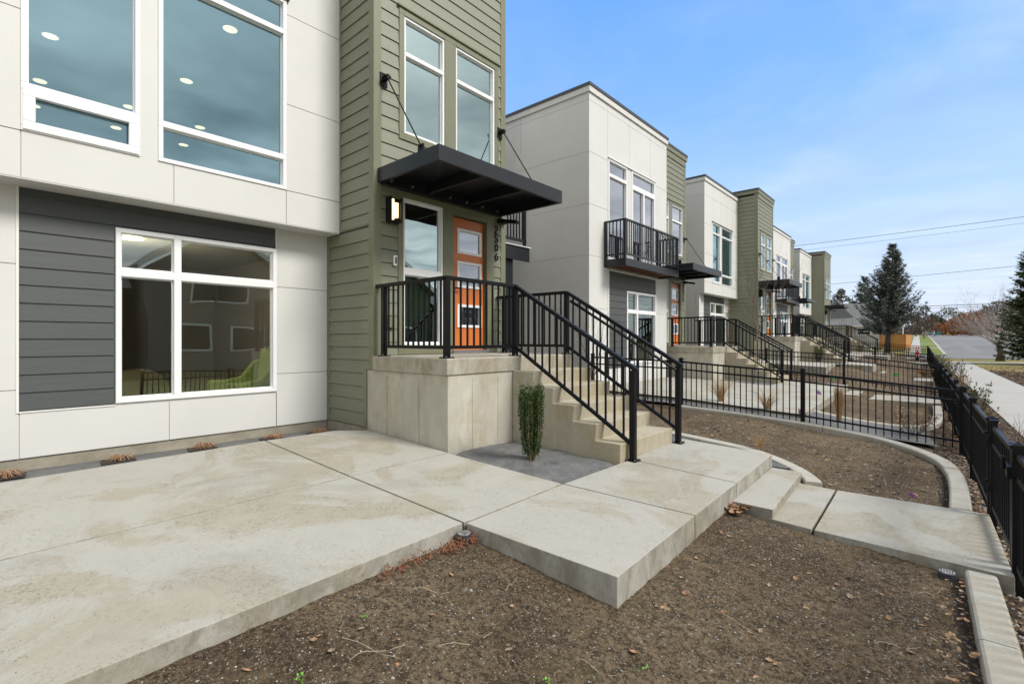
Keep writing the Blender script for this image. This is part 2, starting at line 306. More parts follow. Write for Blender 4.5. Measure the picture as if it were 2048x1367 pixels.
# ------------------------------------------------------------------ helpers
class MB:
    def __init__(s): s.v = []; s.f = []; s.mi = []
    def quad(s, a, b, c, d, mi=0):
        n = len(s.v); s.v += [tuple(a), tuple(b), tuple(c), tuple(d)]; s.f.append((n, n + 1, n + 2, n + 3)); s.mi.append(mi)
    def tri(s, a, b, c, mi=0):
        n = len(s.v); s.v += [tuple(a), tuple(b), tuple(c)]; s.f.append((n, n + 1, n + 2)); s.mi.append(mi)
    def hexa(s, p, mi=0):   # p: 4 bottom, 4 top
        n = len(s.v); s.v += [tuple(q) for q in p]
        for f in ((3, 2, 1, 0), (4, 5, 6, 7), (0, 1, 5, 4), (1, 2, 6, 5), (2, 3, 7, 6), (3, 0, 4, 7)):
            s.f.append(tuple(n + i for i in f)); s.mi.append(mi)
    def box(s, x0, x1, y0, y1, z0, z1, mi=0):
        s.hexa([(x0, y0, z0), (x1, y0, z0), (x1, y1, z0), (x0, y1, z0), (x0, y0, z1), (x1, y0, z1), (x1, y1, z1), (x0, y1, z1)], mi)
    def bar(s, a, b, wx, wz, mi=0, up=(0, 0, 1)):
        a = Vector(a); b = Vector(b); d = (b - a).normalized(); u = Vector(up)
        if abs(d.dot(u)) > .95: u = Vector((0, 1, 0))
        r = d.cross(u).normalized(); u = r.cross(d).normalized()
        r = r * wx / 2; u = u * wz / 2
        s.hexa([a - r - u, b - r - u, b + r - u, a + r - u, a - r + u, b - r + u, b + r + u, a + r + u], mi)
    def tube(s, pts, rad, n=6, mi=0, cap=True):
        rad = rad if isinstance(rad, (list, tuple)) else [rad] * len(pts)
        pts = [Vector(p) for p in pts]; base = len(s.v)
        for i, p in enumerate(pts):
            d = (pts[min(i + 1, len(pts) - 1)] - pts[max(i - 1, 0)])
            d = d.normalized() if d.length > 1e-9 else Vector((0, 0, 1))
            u = Vector((0, 0, 1)) if abs(d.z) < .9 else Vector((1, 0, 0))
            r = d.cross(u).normalized(); u = r.cross(d)
            for k in range(n):
                t = 2 * math.pi * k / n; s.v.append(tuple(p + (r * math.cos(t) + u * math.sin(t)) * rad[i]))
        for i in range(len(pts) - 1):
            for k in range(n):
                a = base + i * n + k; b = base + i * n + (k + 1) % n
                s.f.append((a, b, b + n, a + n)); s.mi.append(mi)
        if cap:
            s.f.append(tuple(base + k for k in range(n))[::-1]); s.mi.append(mi)
            s.f.append(tuple(base + (len(pts) - 1) * n + k for k in range(n))); s.mi.append(mi)
    def build(s, name, m, parent=None, origin=(0, 0, 0), smooth=False, bevel=0, seg=2):
        me = bpy.data.meshes.new(name)
        off = Vector(origin)
        p = parent
        while p is not None: off = off + Vector(p.location); p = p.parent
        if parent is not None: off = off
        me.from_pydata([(v[0] - off.x, v[1] - off.y, v[2] - off.z) for v in s.v], [], s.f)
        ms = m if isinstance(m, (list, tuple)) else [m]
        for q in ms: me.materials.append(q)
        if len(ms) > 1: me.polygons.foreach_set('material_index', s.mi)
        if smooth: me.polygons.foreach_set('use_smooth', [True] * len(s.f))
        me.update()
        o = bpy.data.objects.new(name, me); col.objects.link(o)
        if parent: o.parent = parent
        o.location = origin
        if bevel:
            b = o.modifiers.new('bevel', 'BEVEL'); b.width = bevel; b.segments = seg; b.limit_method = 'ANGLE'; b.angle_limit = R(40)
        return o
def tag(o, label=None, cat=None, group=None, kind=None):
    if label: o['label'] = label
    if cat: o['category'] = cat
    if group: o['group'] = group
    if kind: o['kind'] = kind
    return o
def empty(name, loc, label, cat, group=None):
    o = bpy.data.objects.new(name, None); col.objects.link(o); o.location = loc; o.empty_display_size = .2
    return tag(o, label, cat, group)
def inst(name, me, loc, parent, rot=None):
    o = bpy.data.objects.new(name, me); col.objects.link(o); o.parent = parent
    off = Vector((0, 0, 0)); p = parent
    while p is not None: off += Vector(p.location); p = p.parent
    o.location = Vector(loc) - off
    if rot: o.rotation_euler = rot
    return o
def meshof(mb, name, m):
    o = mb.build(name, m); me = o.data; bpy.data.objects.remove(o); return me

class Face:
    """a vertical wall plane: u runs along it, z up, off outwards"""
    def __init__(s, kind, c): s.k = kind; s.c = c
    def P(s, u, z, off=0):
        if s.k == 'F': return (s.c + off, u, z)        # faces +X, u = Y
        if s.k == 'L': return (u, s.c - off, z)        # faces -Y, u = X
        return (u, s.c + off, z)                       # 'R' faces +Y, u = X
    def slab(s, mb, u0, u1, z0, z1, o0, o1, mi=0):
        P = s.P
        p = [P(u0, z0, o0), P(u1, z0, o0), P(u1, z0, o1), P(u0, z0, o1), P(u0, z1, o0), P(u1, z1, o0), P(u1, z1, o1), P(u0, z1, o1)]
        mb.hexa(p, mi)
def cells(u0, u1, z0, z1, holes, ucuts=(), zcuts=()):
    us = sorted(set([u0, u1] + [u for h in holes for u in h[:2] if u0 < u < u1] + [u for u in ucuts if u0 < u < u1]))
    zs = sorted(set([z0, z1] + [z for h in holes for z in h[2:4] if z0 < z < z1] + [z for z in zcuts if z0 < z < z1]))
    for a, b in zip(us, us[1:]):
        for c, d in zip(zs, zs[1:]):
            mu, mz = (a + b) / 2, (c + d) / 2
            if any(h[0] < mu < h[1] and h[2] < mz < h[3] for h in holes): continue
            yield a, b, c, d
def wall(mb, F, u0, u1, z0, z1, holes, o0, o1, mi=0):
    for a, b, c, d in cells(u0, u1, z0, z1, holes): F.slab(mb, a, b, c, d, o0, o1, mi)
def panels(mb, F, u0, u1, z0, z1, holes, joints, off0, off1, g=.0045):
    """joints: list of ('v',u,z0,z1) / ('h',z,u0,u1)"""
    uc = [j[1] for j in joints if j[0] == 'v'] + [x for j in joints if j[0] == 'h' for x in j[2:]]
    zc = [j[1] for j in joints if j[0] == 'h'] + [x for j in joints if j[0] == 'v' for x in j[2:]]
    def isv(u, z): return any(j[0] == 'v' and abs(j[1] - u) < 1e-5 and j[2] - 1e-5 <= z <= j[3] + 1e-5 for j in joints)
    def ish(z, u): return any(j[0] == 'h' and abs(j[1] - z) < 1e-5 and j[2] - 1e-5 <= u <= j[3] + 1e-5 for j in joints)
    for a, b, c, d in cells(u0, u1, z0, z1, holes, uc, zc):
        mu, mz = (a + b) / 2, (c + d) / 2
        a2 = a + (g if isv(a, mz) else 0); b2 = b - (g if isv(b, mz) else 0)
        c2 = c + (g if ish(c, mu) else 0); d2 = d - (g if ish(d, mu) else 0)
        F.slab(mb, a2, b2, c2, d2, off0, off1)
def siding(mb, F, u0, u1, z0, z1, holes, ex=.178, base=.0, ph=None):
    z = z0 if ph is None else ph
    while z < z1:
        zt = z + ex; lo = max(z + .009, z0); hi = min(zt, z1)
        if hi > lo + .004:
            zs = sorted(set([lo, hi] + [q for h in holes for q in h[2:4] if lo < q < hi]))
            for c, d in zip(zs, zs[1:]):
                hs = [h for h in holes if h[2] < (c + d) / 2 < h[3]]
                us = [u0]
                segs = []; cur = u0
                for h in sorted(hs):
                    if h[0] > cur: segs.append((cur, min(h[0], u1)))
                    cur = max(cur, h[1])
                if cur < u1: segs.append((cur, u1))
                def of(q): return base + .004 + .014 * (zt - q) / ex
                for a, b in segs:
                    if b - a < .003: continue
                    P = F.P; o0 = base - .004
                    mb.hexa([P(a, c, o0), P(b, c, o0), P(b, c, of(c)), P(a, c, of(c)), P(a, d, o0), P(b, d, o0), P(b, d, of(d)), P(a, d, of(d))])
        z = zt
def window(root, F, u0, u1, z0, z1, panes, glass='glass', fr=.05, out=.012, dep=.09, label=None, sash=None):
    """frame = rectangle minus panes; each pane a child of the frame"""
    mb = MB(); wall(mb, F, u0, u1, z0, z1, panes, -dep, out)
    # thin glazing bead inside every pane opening
    o = mb.build('window', M['vinyl'], root, bevel=.004, seg=1)
    for q in panes:
        b = MB(); i = .012
        hole = [(q[0] + i, q[1] - i, q[2] + i, q[3] - i)]
        wall(b, F, q[0], q[1], q[2], q[3], hole, -.05, -.028)
        b.build('glazing_bead', M['screen'] if (sash and q in sash) else M['vinyl'], o)
        g = MB(); P = F.P
        g.quad(P(q[0] + .002, q[2] + .002, -.040), P(q[1] - .002, q[2] + .002, -.040), P(q[1] - .002, q[3] - .002, -.040), P(q[0] + .002, q[3] - .002, -.040))
        po = g.build('pane', M[glass], o)
    if label: o['label'] = label
    return o
def digits(root, text, X, y, z, h, dz):
    """house number, one glyph under the other"""
    S = {'2': [[(0, .78), (.08, .93), (.3, 1), (.52, .93), (.6, .75), (.5, .52), (.0, 0), (.62, 0)]],
         '5': [[(.56, 1), (.1, 1), (.05, .56), (.32, .62), (.55, .5), (.6, .3), (.5, .08), (.28, 0), (.02, .1)]],
         '0': [[(.3, 1), (.08, .85), (0, .5), (.08, .15), (.3, 0), (.52, .15), (.6, .5), (.52, .85), (.3, 1)]],
         '6': [[(.52, .95), (.25, .85), (.05, .5), (.03, .25), (.15, .04), (.32, 0), (.55, .1), (.6, .3), (.5, .5), (.3, .56), (.08, .45)]],
         '1': [[(.1, .8), (.32, 1), (.32, 0)]],
         '3': [[(.02, .9), (.28, 1), (.52, .88), (.5, .62), (.25, .54), (.55, .44), (.6, .2), (.4, 0), (.02, .08)]]}
    for i, ch in enumerate(text):
        mb = MB(); zz = z - i * dz
        for st in S[ch]:
            pts = [(X, y + p[0] * h, zz - h + p[1] * h) for p in st]
            for a, b in zip(pts, pts[1:]): mb.bar(a, b, .016, .016)
        mb.build('house_number', M['black'], root)

# ------------------------------------------------------------------ terrain
K = .0353                      # the street runs 2 degrees off the houses
def interp(x, xs, ys):
    if x <= xs[0]: return ys[0]
    if x >= xs[-1]: return ys[-1]
    for i in range(len(xs) - 1):
        if x <= xs[i + 1]: return ys[i] + (ys[i + 1] - ys[i]) * (x - xs[i]) / (xs[i + 1] - xs[i])
def sst(a, b, x):
    t = max(0, min(1, (x - a) / (b - a))); return t * t * (3 - 2 * t)
def lotrise(Y): return .36 * sst(17.5, 23.5, Y) * (1 - .4 * sst(50, 60, Y))
def up(Y): return interp(Y, [62, 74, 90, 110, 160, 256, 420, 900], [0, .02, .42, 1.0, 2.24, 3.8, 5.2, 8])
def fbase(Y): return .03 + .29 * sst(20, 46, Y)
def TZ(A, Y):
    if A < .53:
        z = interp(A, [-6.3, -3.85, -2.35, -1.3, -.85, .2, .53], [.40, .375, .325, .20, .150, .082, .03])
        if 4.72 < Y < 6.35 and A > -1.5: z = min(z, .115)
        z += lotrise(Y) * min(1, max(0, (.3 - A) / 2.2)) + (fbase(Y) - .03) * (1 - min(1, max(0, (.3 - A) / 2.2)))
        if Y > 56: z = z * (1 - sst(56, 62, Y)) if Y < 68 else 0
        z += up(Y) + (.28 * sst(76, 84, Y) if A < -4.5 else 0)
        return z
    z = -.008 + (fbase(Y) - .03) * max(0, 1 - (A - .53) / .9) if Y < 56 else -.008
    return z + up(Y)
def lump(x, y):
    n = noise.noise
    return .007 * n(Vector((x * 1.6, y * 1.6, 0))) + .008 * n(Vector((x * 5.5, y * 5.5, 3))) + .006 * n(Vector((x * 14, y * 14, 5))) + .010 * n(Vector((x * 30, y * 30, 9))) * max(0, n(Vector((x * 2, y * 2, 2))) + .45)
def frange(a, b, s):
    o = []; x = a
    while x < b - 1e-9: o.append(round(x, 5)); x += s
    return o
As = [-500, -200, -90, -45, -30, -20, -14, -10, -8, -7, -6, -5.2, -4.6] + frange(-4.2, .53, .028) + [.53] + frange(.56, 1.47, .06) + [1.47, 1.9, 2.4, 3.1, 3.4, 4, 5, 6.5, 8, 11, 15, 20, 28, 40, 70, 140, 300, 700]
Ys = [-80, -30, -12, -5, -2, -1] + frange(-.6, 7.0, .028) + frange(7.0, 10.4, .05) + frange(10.4, 20, .2) + frange(20, 34, .5) + frange(34, 80, 1.5) + frange(80, 180, 5) + [190, 210, 240, 270, 300, 350, 420, 520, 700, 950]
mb = MB()
for Y in Ys:
    for A in As:
        X = A - K * Y; z = TZ(A, Y)
        if -4.2 <= A <= 1.5 and -1 < Y < 60:
            f = 1 if A < .3 else .5
            z += lump(X, Y) * f
            # shoe prints pressed in the soft soil
            for (px, py, a, l, wd, dp) in ((-1.72, 2.13, .3, .15, .05, .022), (-1.28, 1.98, 1.9, .16, .05, .026), (-1.55, 1.72, .1, .17, .06, .024), (-1.15, 2.22, 1.2, .14, .05, .02), (-1.95, 1.65, .9, .12, .05, .016)):
                dx, dy = X - px, Y - py
                if abs(dx) < .3 and abs(dy) < .3:
                    ca, sa = math.cos(a), math.sin(a); uu = (dx * ca + dy * sa) / l; vv = (-dx * sa + dy * ca) / wd
                    d = uu * uu + vv * vv
                    z -= dp * math.exp(-d * 1.2); z += dp * .35 * math.exp(-(d - 2.2) ** 2)
        mb.v.append((X, Y, z))
na = len(As)
for j in range(len(Ys) - 1):
    for i in range(na - 1):
        a = j * na + i; mb.f.append((a, a + 1, a + 1 + na, a + na))
        A = (As[i] + As[i + 1]) / 2; Y = (Ys[j] + Ys[j + 1]) / 2
        if A < .18 and Y < 60: mi = 0
        elif A < 1.47 and Y < 62: mi = 1
        elif 3.1 < A < 14 and 10 < Y < 46: mi = 1 if Y < 40 - (A - 3.1) * 1.1 else 2
        else: mi = 2
        mb.mi.append(mi)
g = mb.build('ground', [M['soil'], M['mulch'], M['drygrass']], smooth=True); tag(g, kind='structure')

def sheet(name, A0, A1, Y0, Y1, m, h, kind='structure', sa=1, sy=40, edge=0, zf=TZ):
    mb = MB(); n = 0
    Yv = [Y0 + (Y1 - Y0) * j / sy for j in range(sy + 1)]; Av = [A0 + (A1 - A0) * i / sa for i in range(sa + 1)]
    for Y in Yv:
        for A in Av: mb.v.append((A - K * Y, Y, zf(A, Y) + h))
    for j in range(sy):
        for i in range(sa):
            a = j * (sa + 1) + i; mb.f.append((a, a + 1, a + sa + 2, a + sa + 1)); mb.mi.append(0)
    if edge:
        for j in range(sy):
            for i in (0, sa):
                a = Vector(mb.v[j * (sa + 1) + i]); b = Vector(mb.v[(j + 1) * (sa + 1) + i]); d = Vector((0, 0, edge)); mb.quad(a, b, b - d, a - d)
        for j in (0, sy):
            for i in range(sa):
                a = Vector(mb.v[j * (sa + 1) + i]); b = Vector(mb.v[j * (sa + 1) + i + 1]); d = Vector((0, 0, edge)); mb.quad(a, b, b - d, a - d)
    return tag(mb.build(name, m), kind=kind)
flat = lambda A, Y: up(Y)
# public sidewalk in slabs
mb = MB(); y = -20.0
while y < 52.2:
    y1 = y + 1.52
    c = []
    for (A, Y) in ((1.47, y + .006), (3.08, y + .006), (3.08, y1 - .006), (1.47, y1 - .006)): c.append((A - K * Y, Y))
    mb.hexa([(p[0], p[1], -.12) for p in c] + [(p[0], p[1], .012) for p in c]); y = y1
tag(mb.build('sidewalk', M['walk'], bevel=.008, seg=1), kind='structure')
sheet('cross_sidewalk', -3, 60, 52.4, 54.2, M['walk'], .02, zf=flat, edge=.1)
sheet('grass_verge', -3, 60, 54.2, 61.3, M['drygrass'], .016, zf=flat)
sheet('street_kerb', -30, 80, 61.3, 61.5, M['kerb_white'], .10, zf=flat, edge=.2, sy=1)
# streets: the cross street and the one that climbs away
sheet('street', -140, 140, 61.5, 74.2, M['asphalt'], .008, zf=flat, sa=8, sy=8)
sheet('street', 2.55, 34, 74.2, 330, M['asphalt'], .008, zf=flat, sa=4, sy=60)
sheet('street_gutter', 2.6, 26, 153, 155.5, M['walk'], .016, zf=flat, sa=2, sy=2)
sheet('road_patch', 5.0, 6.3, 80, 128, M['patch'], .012, zf=flat)
sheet('road_patch', 9.5, 10.2, 78, 140, M['patch'], .012, zf=flat)
sheet('street_kerb', 2.25, 2.55, 74.4, 300, M['kerb_white'], .13, zf=flat, edge=.2, sy=50)
sheet('street_kerb', -.8, 2.25, 74.2, 74.5, M['kerb_white'], .13, zf=flat, edge=.2, sy=1)
sheet('street_kerb', 26, 80, 172, 174, M['kerb_white'], .2, zf=flat, edge=.2, sy=1)
def lawnz(A, Y): return up(Y) + .03 * (2.2 - A) * .3
sheet('lawn', .3, 2.24, 74.6, 92, M['lawn'], .12, zf=flat, sa=4)
sheet('lawn', .3, 2.24, 93.3, 110, M['lawn'], .12, zf=flat, sa=4)
sheet('lawn', .3, 2.24, 111.3, 240, M['lawn'], .12, zf=flat, sa=4)
sheet('lawn', 26, 120, 174, 300, M['drygrass'], .15, zf=flat, sa=4)
sheet('sidewalk', -.85, .3, 74.4, 240, M['walk'], .13, zf=flat, edge=.1)
sheet('driveway_apron', .3, 2.24, 92, 93.3, M['walk'], .13, zf=flat)
sheet('driveway_apron', .3, 2.24, 110, 111.3, M['walk'], .13, zf=flat)

# ------------------------------------------------------------------ lots: patio slabs, beds, stoops
def pz(X, dz=0): return .503 - .042 * (X + 4.187) + dz
def slabpoly(pts, name, dz=0, thick=.26, gap=.0085, m='slab', root=None, zf=None, kind='structure'):
    """a poured slab given its corner points (X,Y) anticlockwise"""
    P_ = [Vector(p) for p in pts]; q = []; n_ = len(P_)
    for i in range(n_):
        a_, b_, c_ = P_[i - 1], P_[i], P_[(i + 1) % n_]
        d1 = (b_ - a_).normalized(); d2 = (c_ - b_).normalized(); n1 = Vector((-d1.y, d1.x)); n2 = Vector((-d2.y, d2.x))
        bis = (n1 + n2); bis = bis / max(.3, bis.length_squared) * 2 if bis.length > .1 else n1
        q.append(b_ + bis * gap)
    zf = zf or (lambda X, Y: pz(X, dz))
    mb = MB(); n = len(q)
    for p in q: mb.v.append((p.x, p.y, zf(p.x, p.y) - thick))
    for p in q: mb.v.append((p.x, p.y, zf(p.x, p.y)))
    mb.f.append(tuple(range(n))[::-1]); mb.f.append(tuple(range(n, 2 * n)))
    for i in range(n): j = (i + 1) % n; mb.f.append((i, j, n + j, n + i))
    mb.mi = [0] * len(mb.f)
    return tag(mb.build(name, M[m], root, bevel=.005, seg=2), kind=kind)
# lot 1
def fx(Y): return -2.532 - K * .93 * Y                       # patio front edge
def jx(Y): return -4.05 - K * .93 * Y                        # long joint
def wx_(Y): return -5.86 - .05 * Y
slabpoly([(jx(-1.5), -1.5), (fx(-1.5), -1.5), (fx(2.44), 2.44), (jx(2.42), 2.42)], 'patio')
slabpoly([(wx_(-1.5), -1.5), (jx(-1.5), -1.5), (jx(2.42), 2.42), (-5.99, 2.42)], 'patio')
slabpoly([(-5.99, 2.42), (jx(2.42), 2.42), (-4.165, 3.655), (-5.70, 3.655), (-5.98, 3.30)], 'patio')
slabpoly([(jx(2.42), 2.42), (fx(2.44), 2.44), (-2.645, 3.70), (-4.165, 3.64)], 'patio')
def oz1(X, Y): return pz(X)
slabpoly([(fx(2.44) + .006, 2.44), (-1.42, 2.53), (-1.468, 3.83), (-2.645, 3.70)], 'patio', thick=.30)
slabpoly([(-2.645, 3.70), (-1.468, 3.83), (-1.505, 4.955), (-2.63, 4.955)], 'patio', thick=.30)
slabpoly([(-2.64, 4.955), (-1.505, 4.955), (-1.56, 6.455), (-2.69, 6.455)], 'patio', thick=.30)
# garden steps and the path to the gate
slabpoly([(-1.52, 4.81), (-1.155, 4.80), (-1.235, 6.40), (-1.57, 6.42)], 'garden_step', zf=lambda X, Y: .251, thick=.2)
slabpoly([(-1.20, 4.80), (-.852, 4.755), (-.889, 6.20), (-1.28, 6.24)], 'path', zf=lambda X, Y: .168, thick=.15)
slabpoly([(-.846, 4.755), (.345, 4.69), (.29, 6.25), (-.883, 6.20)], 'path', zf=lambda X, Y: .168, thick=.15)

def heap(name, pts, zf, m, sub=14, bumpy=.012, root=None):
    """uneven sheet over a four-cornered bed"""
    a, b, c, d = [Vector(p) for p in pts]; mb = MB()
    for j in range(sub + 1):
        for i in range(sub + 1):
            u, v = i / sub, j / sub
            p = (a * (1 - u) + b * u) * (1 - v) + (d * (1 - u) + c * u) * v
            edge = min(u, 1 - u, v, 1 - v) * 4
            z = zf(p.x, p.y) + bumpy * (noise.noise(Vector((p.x * 3, p.y * 3, 1))) * 1.6 + noise.noise(Vector((p.x * 9, p.y * 9, 4))) * .8) + bumpy * 1.5 * min(1, edge)
            mb.v.append((p.x, p.y, z))
    for j in range(sub):
        for i in range(sub):
            q = j * (sub + 1) + i; mb.f.append((q, q + 1, q + sub + 2, q + sub + 1)); mb.mi.append(0)
    return mb.build(name, m, root, smooth=True)
f1 = heap('weed_fabric', [(-4.16, 3.68), (-2.66, 3.72), (-2.66, 4.80), (-4.16, 4.80)], lambda X, Y: pz(X) - .035, M['fabric'], 30, .02); tag(f1, kind='structure')
f2 = heap('weed_fabric', [(-6.90, -1.5), (-5.84, -1.5), (-5.98, 3.70), (-6.90, 3.70)], lambda X, Y: .455, M['fabric'], 30, .006); tag(f2, kind='structure')
f3 = heap('weed_fabric', [(-4.1, 6.10), (-1.57, 6.44), (-1.3, 6.62), (-4.1, 6.98)], lambda X, Y: interp(X, [-4.1, -2.5, -1.2], [.44, .36, .22]), M['fabric'], 24, .008); tag(f3, kind='structure')
def S(X): return interp(X, [-6.5, -4, -2, -1, 0, .5], [.5, .42, .31, .19, .12, .03])
f4 = heap('weed_fabric', [(-6.4, 9.92), (-.1, 9.95), (-.35, 11.35), (-6.4, 11.3)], lambda X, Y: S(X) + .004, M['fabric'], 40, .008); tag(f4, kind='structure')

def kerb(pts, label, wd=.17, h=.16, seg=1.25, zt=None, name='landscape_kerb'):
    # resample, then blocks with dark joints
    P = [Vector(p) for p in pts]; out = [P[0]]
    for i in range(len(P) - 1):
        p0 = P[max(i - 1, 0)]; p1 = P[i]; p2 = P[i + 1]; p3 = P[min(i + 2, len(P) - 1)]
        for k in range(1, 7):
            t = k / 6
            out.append(.5 * ((2 * p1) + (-p0 + p2) * t + (2 * p0 - 5 * p1 + 4 * p2 - p3) * t * t + (-p0 + 3 * p1 - 3 * p2 + p3) * t ** 3))
    mb = MB(); acc = 0; prev = None
    prof = [(-.5, -1), (-.5, -.16), (-.46, -.05), (-.38, 0), (.38, 0), (.46, -.05), (.5, -.16), (.5, -1)]
    ring = []
    def flush():
        nonlocal ring
        if len(ring) > 1:
            n = len(prof); b = len(mb.v)
            for r in ring: mb.v.extend(r)
            for i in range(len(ring) - 1):
                for k in range(n - 1):
                    a = b + i * n + k; mb.f.append((a, a + 1, a + 1 + n, a + n)); mb.mi.append(0)
            mb.f.append(tuple(b + k for k in range(n))); mb.mi.append(0)
            mb.f.append(tuple(b + (len(ring) - 1) * n + k for k in range(n))[::-1]); mb.mi.append(0)
        ring = []
    for i, p in enumerate(out):
        d = (out[min(i + 1, len(out) - 1)] - out[max(i - 1, 0)]).normalized(); r = Vector((d.y, -d.x, 0)).normalized()
        def sect(q): return [tuple(q + r * wd * a + Vector((0, 0, h * b))) for a, b in prof]
        if prev is not None: acc += (p - prev).length
        if acc > seg:
            ring.append(sect(p - d * .004)); flush(); ring.append(sect(p + d * .004)); acc = 0
        else: ring.append(sect(p))
        prev = p
    flush()
    return tag(mb.build(name, M['kerb'], smooth=False), label, 'kerb', 'curved concrete garden kerbs')
kerb([(-4.0, 9.66, .45), (-3.2, 9.76, .405), (-2.4, 9.80, .355), (-1.8, 9.82, .31), (-1.2, 9.83, .245), (-.75, 9.70, .20), (-.36, 9.33, .17), (-.07, 8.8, .15), (.05, 8.15, .14), (.09, 7.4, .14), (.09, 6.26, .155)],
     'long pale kerb curving round the far soil bed beside the black cross fence', seg=1.15)
kerb([(-4.0, 7.04, .46), (-3.2, 7.03, .41), (-2.5, 7.0, .365), (-2.0, 6.93, .335), (-1.62, 6.80, .285), (-1.33, 6.60, .24), (-1.15, 6.35, .215), (-1.10, 6.22, .205)],
     'short curved kerb from the foot of the near stairs to the garden steps', seg=1.3)
kerb([(.170, 4.66, .16), (.195, 3.9, .16), (.222, 3.1, .155), (.25, 2.3, .15), (.28, 1.2, .14), (.33, -.5, .12)],
     'straight kerb in the right foreground running towards the viewer', seg=.9)
kerb([(-4.0, 11.55, .46), (-2.4, 11.62, .36), (-1.4, 11.50, .24), (-.75, 11.55, .19), (-.38, 11.95, .165), (-.22, 12.6, .15), (-.16, 13.8, .15), (-.20, 15.95, .155)],
     'pale kerb round the second garden bed behind the cross fence')

# ------------------------------------------------------------------ stoops
def stoop(X0, Y0, dz, label, rootloc=None, patio=True):
    root = empty('stoop', (X0 + 1.5, Y0 + 1.2, .44 + dz), label, 'steps', 'concrete stoops in front of the townhouses')
    zt = 1.544 + dz
    mb = MB(); mb.box(X0 - .155, X0 + 1.471, Y0 - .005, Y0 + 2.41, .2 + dz, zt - .188)
    mb.build('base', M['stoopwall'], root, bevel=.01)
    # board-form ridges
    for u in (.30, .95):
        rb = MB(); rb.box(X0 + u, X0 + u + .006, Y0 - .009, Y0 - .002, .46 + dz, zt - .25); rb.build('form_ridge', M['stoop'], root)
    for u in (.37, .81):
        rb = MB(); rb.box(X0 + 1.470, X0 + 1.475, Y0 + u, Y0 + u + .005, .42 + dz, zt - .25); rb.build('form_ridge', M['stoop'], root)
    mb = MB(); mb.box(X0 + .004, X0 + 1.489, Y0 - .03, Y0 + 2.44, zt - .19, zt)
    mb.build('landing_slab', M['stoop'], root, bevel=.014, seg=3)
    # stairs : stacked treads
    y0, y1 = Y0 + 1.082, Y0 + 2.41
    prof = [(X0 + 1.478, .15 + dz)]
    prof.append((X0 + 1.478, zt - .183))
    for k in range(5):
        xb = X0 + 1.813 + .30 * k; zk = zt - .183 * (k + 1); prof.append((xb + .012, zk))
        prof.append((xb - .004, (zk - .183) if k < 4 else .15 + dz))
    m = MB(); n = len(prof)
    for yy in (y0, y1):
        for (px_, pz_) in prof: m.v.append((px_, yy, pz_))
    m.f.append(tuple(range(n))); m.f.append(tuple(range(n, 2 * n))[::-1])
    for i in range(n): j = (i + 1) % n; m.f.append((i, i + n, j + n, j))
    m.mi = [0] * len(m.f); m.build('stairs', M['stairs'], root, bevel=.008, seg=2)
    return root
